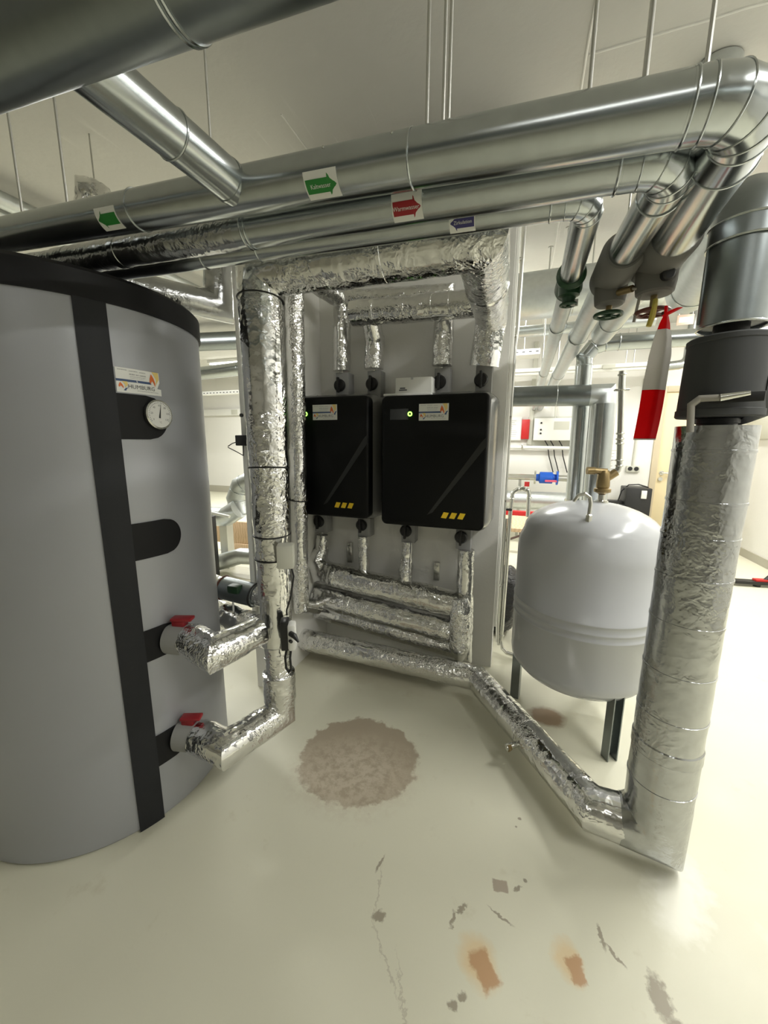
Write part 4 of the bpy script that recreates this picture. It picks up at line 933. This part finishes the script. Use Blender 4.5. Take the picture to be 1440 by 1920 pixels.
part('cable', sweep(nb(), [(1.32, 6.2, .55), (1.36, 6.2, .74), (1.44, 6.2, .83), (1.56, 6.2, .84), (1.68, 6.2, .805)], .008, 8, .04), CABLE, bc)
part('side_box', box2(nb(), (1.05, 6.15, .56), (1.39, 6.3, .60), .004), BLACKP, bc)
# door
dr = T('door_1', 'beige flush door in the back wall with steel lever handle', 'door', (2.25, 6.6, 0)); dr['kind'] = 'structure'
part('leaf', box2(nb(), (1.86, 6.605, .005), (2.66, 6.645, 2.11), .003), DOORM, dr)
bm = nb(); box2(bm, (1.78, 6.575, 0), (1.86, 6.66, 2.19), .004); box2(bm, (2.66, 6.575, 0), (2.72, 6.66, 2.19), .004); box2(bm, (1.86, 6.575, 2.11), (2.66, 6.66, 2.19), .004)
part('door_frame', bm, FRAMEM, dr)
h = part('handle', sweep(nb(), [(1.925, 6.605, .985), (1.925, 6.55, .985), (1.95, 6.545, .985), (2.07, 6.545, .98)], .013, 12, .02), STEEL, dr)
part('rosette', cyl(nb(), (1.925, 6.606, .985), (1.925, 6.592, .985), .03, seg=20), STEEL, dr, sub=h)
part('lock', cyl(nb(), (1.915, 6.606, .895), (1.915, 6.575, .895), .028, seg=20), STEEL, dr)
wb = T('wall_panel_box', 'pale flat panel fixed on the right wall', 'panel', (2.72, 5.9, 1.45))
part('panel', box2(nb(), (2.70, 5.45, 1.46), (2.729, 6.33, 1.76), .004), PALEG, wb)
part('black_hook', box(nb(), (2.68, 5.62, 1.56), (.05, .16, .06), .3, .01), BLACKP, wb)
tr = T('black_trolley', 'dark metal trolley frame end poking in on the floor at the right edge', 'trolley', (2.4, 4.6, 0))
part('base_bar', box(nb(), (2.45, 4.72, .04), (.75, .09, .03), .15, .004), BLACKP, tr)
part('upright', sweep(nb(), [(2.35, 4.7, .05), (2.6, 4.8, .30)], .018, 10, 1), BLACKP, tr)
part('foot', cyl(nb(), (2.3, 4.69, 0), (2.3, 4.69, .03), .03, seg=14), BLACKP, tr)
part('red_rail', box(nb(), (2.52, 4.73, .065), (.5, .06, .02), .15, .003), REDM, tr)
sg = T('hanging_sign', 'small pale sign with a reddish frame below the ceiling', 'sign', (1.63, 5.5, 2.72))
part('plate', box2(nb(), (1.555, 5.495, 2.72), (1.715, 5.505, 2.825), .002), mat('faded_sign', (.70, .50, .40), .6), sg)
part('face', box2(nb(), (1.575, 5.4935, 2.745), (1.695, 5.4945, 2.80)), PAPER, sg)
for x in (1.57, 1.70): part('hanger', cyl(nb(), (x, 5.5, 2.82), (x, 5.5, H), .004, seg=8), ROD, sg)
rpipe = solo('red_sprinkler_pipe', cyl(nb(), (1.30, 3.05, 2.16), (2.725, 3.75, 2.62), .03), REDM, 'red pipe slanting up at the right edge behind the jacketed pipe', 'pipe', (2.0, 3.4, 2.3))
ct = T('cable_tray', 'perforated cable tray crossing below the wide duct at the back', 'tray', (0, 5.0, 2.38))
bm = nb(); box2(bm, (-1.4, 4.85, 2.38), (.12, 5.1, 2.386)); box2(bm, (-1.4, 4.85, 2.386), (.12, 4.853, 2.44)); box2(bm, (-1.4, 5.097, 2.386), (.12, 5.1, 2.44)); part('tray', bm, SLOTM, ct)
for x in (-1.0, -.05): part('hanger', cyl(nb(), (x, 4.97, 2.386), (x, 4.97, H), .006, seg=8), ROD, ct)

# ------------------------------------------------------------ left background
lb = T('far_jacketed_pipe', 'dull jacketed pipe slanting across the far left space above eye level', 'pipe', (-3.9, 4.5, 2.6))
part('jacket', sweep(nb(), [(-7.0, 4.2, 2.80), (-2.4, 4.9, 2.78)], .12, 40, .4), GALV_D, lb)
lb2 = T('far_pale_pipe', 'pale jacketed pipe with a seam in the far left space', 'pipe', (-4.5, 5.2, 2.4))
part('jacket', sweep(nb(), [(-8.0, 5.2, 2.38), (-2.2, 5.2, 2.60)], .10, 40, .4), GALV, lb2); 
for x in (-6.4, -3.0): part('hanger', cyl(nb(), (x, 5.2, 2.44+.038*(x+8)), (x, 5.2, H), .006, seg=8), ROD, lb2)
bead(lb2, (-4.25, 5.2, 2.522), (1, 0, .04), .101, .005)
lt2 = T('perforated_rail', 'white perforated rail across the far left space', 'rail', (-4.6, 5.6, 2.2))
part('rail', box2(nb(), (-8.0, 5.56, 2.20), (-2.5, 5.64, 2.26), .004), SLOTM, lt2)
for x in (-6.5, -3.0): part('hanger', cyl(nb(), (x, 5.6, 2.26), (x, 5.6, H), .006, seg=8), ROD, lt2)
lt3 = T('back_wall_trunking', 'white cable trunking along the far left back wall', 'trunking', (-7, 8.55, 2.1))
part('trunk', box2(nb(), (-9.4, 8.50, 2.08), (-2.0, 8.599, 2.24), .006), WHITEM, lt3)
part('joint_cover', box2(nb(), (-7.3, 8.49, 2.10), (-7.1, 8.50, 2.22), .003), PALEG, lt3)
dl = T('silver_duct_elbows', 'silver insulated pipe with segmented elbows low in the far left space', 'pipe', (-2.9, 3.3, .4))
part('jacket', sweep(nb(), [(-3.7, 3.35, .56), (-3.05, 3.35, .575), (-2.86, 3.35, .68)], .105, 40, .1), GALV_L, dl)
part('elbow', sweep(nb(), [(-2.9, 3.42, .60), (-2.95, 3.42, .78), (-2.88, 3.42, .92), (-2.75, 3.42, .98), (-2.4, 3.42, .98)], .10, 40, .1), GALV_L, dl)
for c, ax in (((-2.94, 3.42, .74), (-.2, 0, 1)), ((-2.90, 3.42, .87), (.5, 0, 1)), ((-2.82, 3.42, .95), (1, 0, .6))): bead(dl, c, ax, .101, .004)
part('support', box2(nb(), (-3.1, 3.3, 0), (-3.0, 3.4, .5)), ROD, dl)
part('valve_bar', cyl(nb(), (-3.2, 3.2, .66), (-2.86, 3.2, .62), .016, seg=12), WHITEM, dl)
dl2 = T('low_silver_pipe', 'lower silver pipe near the floor in the far left space', 'pipe', (-3.0, 3.3, .06))
part('jacket', sweep(nb(), [(-3.5, 3.1, .10), (-3.05, 3.15, .10), (-2.75, 3.2, .20), (-2.2, 3.25, .22)], .085, 36, .1), GALV_L, dl2)
solo('timber_board', box(nb(), (-3.2, 3.9, .26), (1.0, .05, .28), .1, .003), WOOD, 'raw timber board on edge between the silver pipes at far left', 'board', (-3.2, 3.9, .12))
solo('timber_block', box2(nb(), (-3.6, 3.85, 0), (-2.8, 3.97, .118), .003), WOOD, 'timber block on the floor under the raw timber board', 'block', (-3.2, 3.9, 0))
solo('black_post', box2(nb(), (-2.93, 2.98, 0), (-2.88, 3.03, .66), .004), BLACKP, 'slim black post standing just beyond the tank edge', 'post', (-2.905, 3.005, 0))
pk = solo('brown_panel', box2(nb(), (-7.02, 8.56, .18), (-6.75, 8.599, .55)), WOOD, 'small brown panel low on the far left back wall', 'panel', (-6.9, 8.58, .18))
cp = T('overhead_pipes', 'pair of grey pipes close under the ceiling at the far left', 'pipe', (-3.2, 2.0, 2.8))
for x in (-3.22, -3.42): part('pipe', sweep(nb(), [(x, .9, 2.90), (x+.02, 4.3, 2.90)], .05, 28, .4), GALV_L, cp)
part('clamp', box2(nb(), (-3.5, 2.2, 2.945), (-3.14, 2.24, 2.97), .003), ROD, cp)
for x in (-3.46, -3.18): part('hanger', cyl(nb(), (x, 2.22, 2.97), (x, 2.22, H), .006, seg=8), ROD, cp)
for x in (-6.0, -2.8): part('hanger', cyl(nb(), (x, 4.2+.152*(x+7), 2.9), (x, 4.2+.152*(x+7), H), .006, seg=8), ROD, lb)
st2 = T('strut_frame', 'grey strut rails under the ceiling behind the tank', 'rail', (-2.4, 3.2, 2.3))
for k, (a, b) in enumerate((((-3.4, 2.6, 2.55), (-1.9, 3.9, 2.75)), ((-3.2, 2.45, 2.5), (-1.7, 3.75, 2.7)))): part('strut', sweep(nb(), [a, b], .025, 8, 9), GALV_L, st2); part('hanger', cyl(nb(), lerp(a, b, .5), (*lerp(a, b, .5)[:2], H), .006, seg=8), ROD, st2)

for o in bpy.data.objects:
    if '_w' in o: del o['_w']
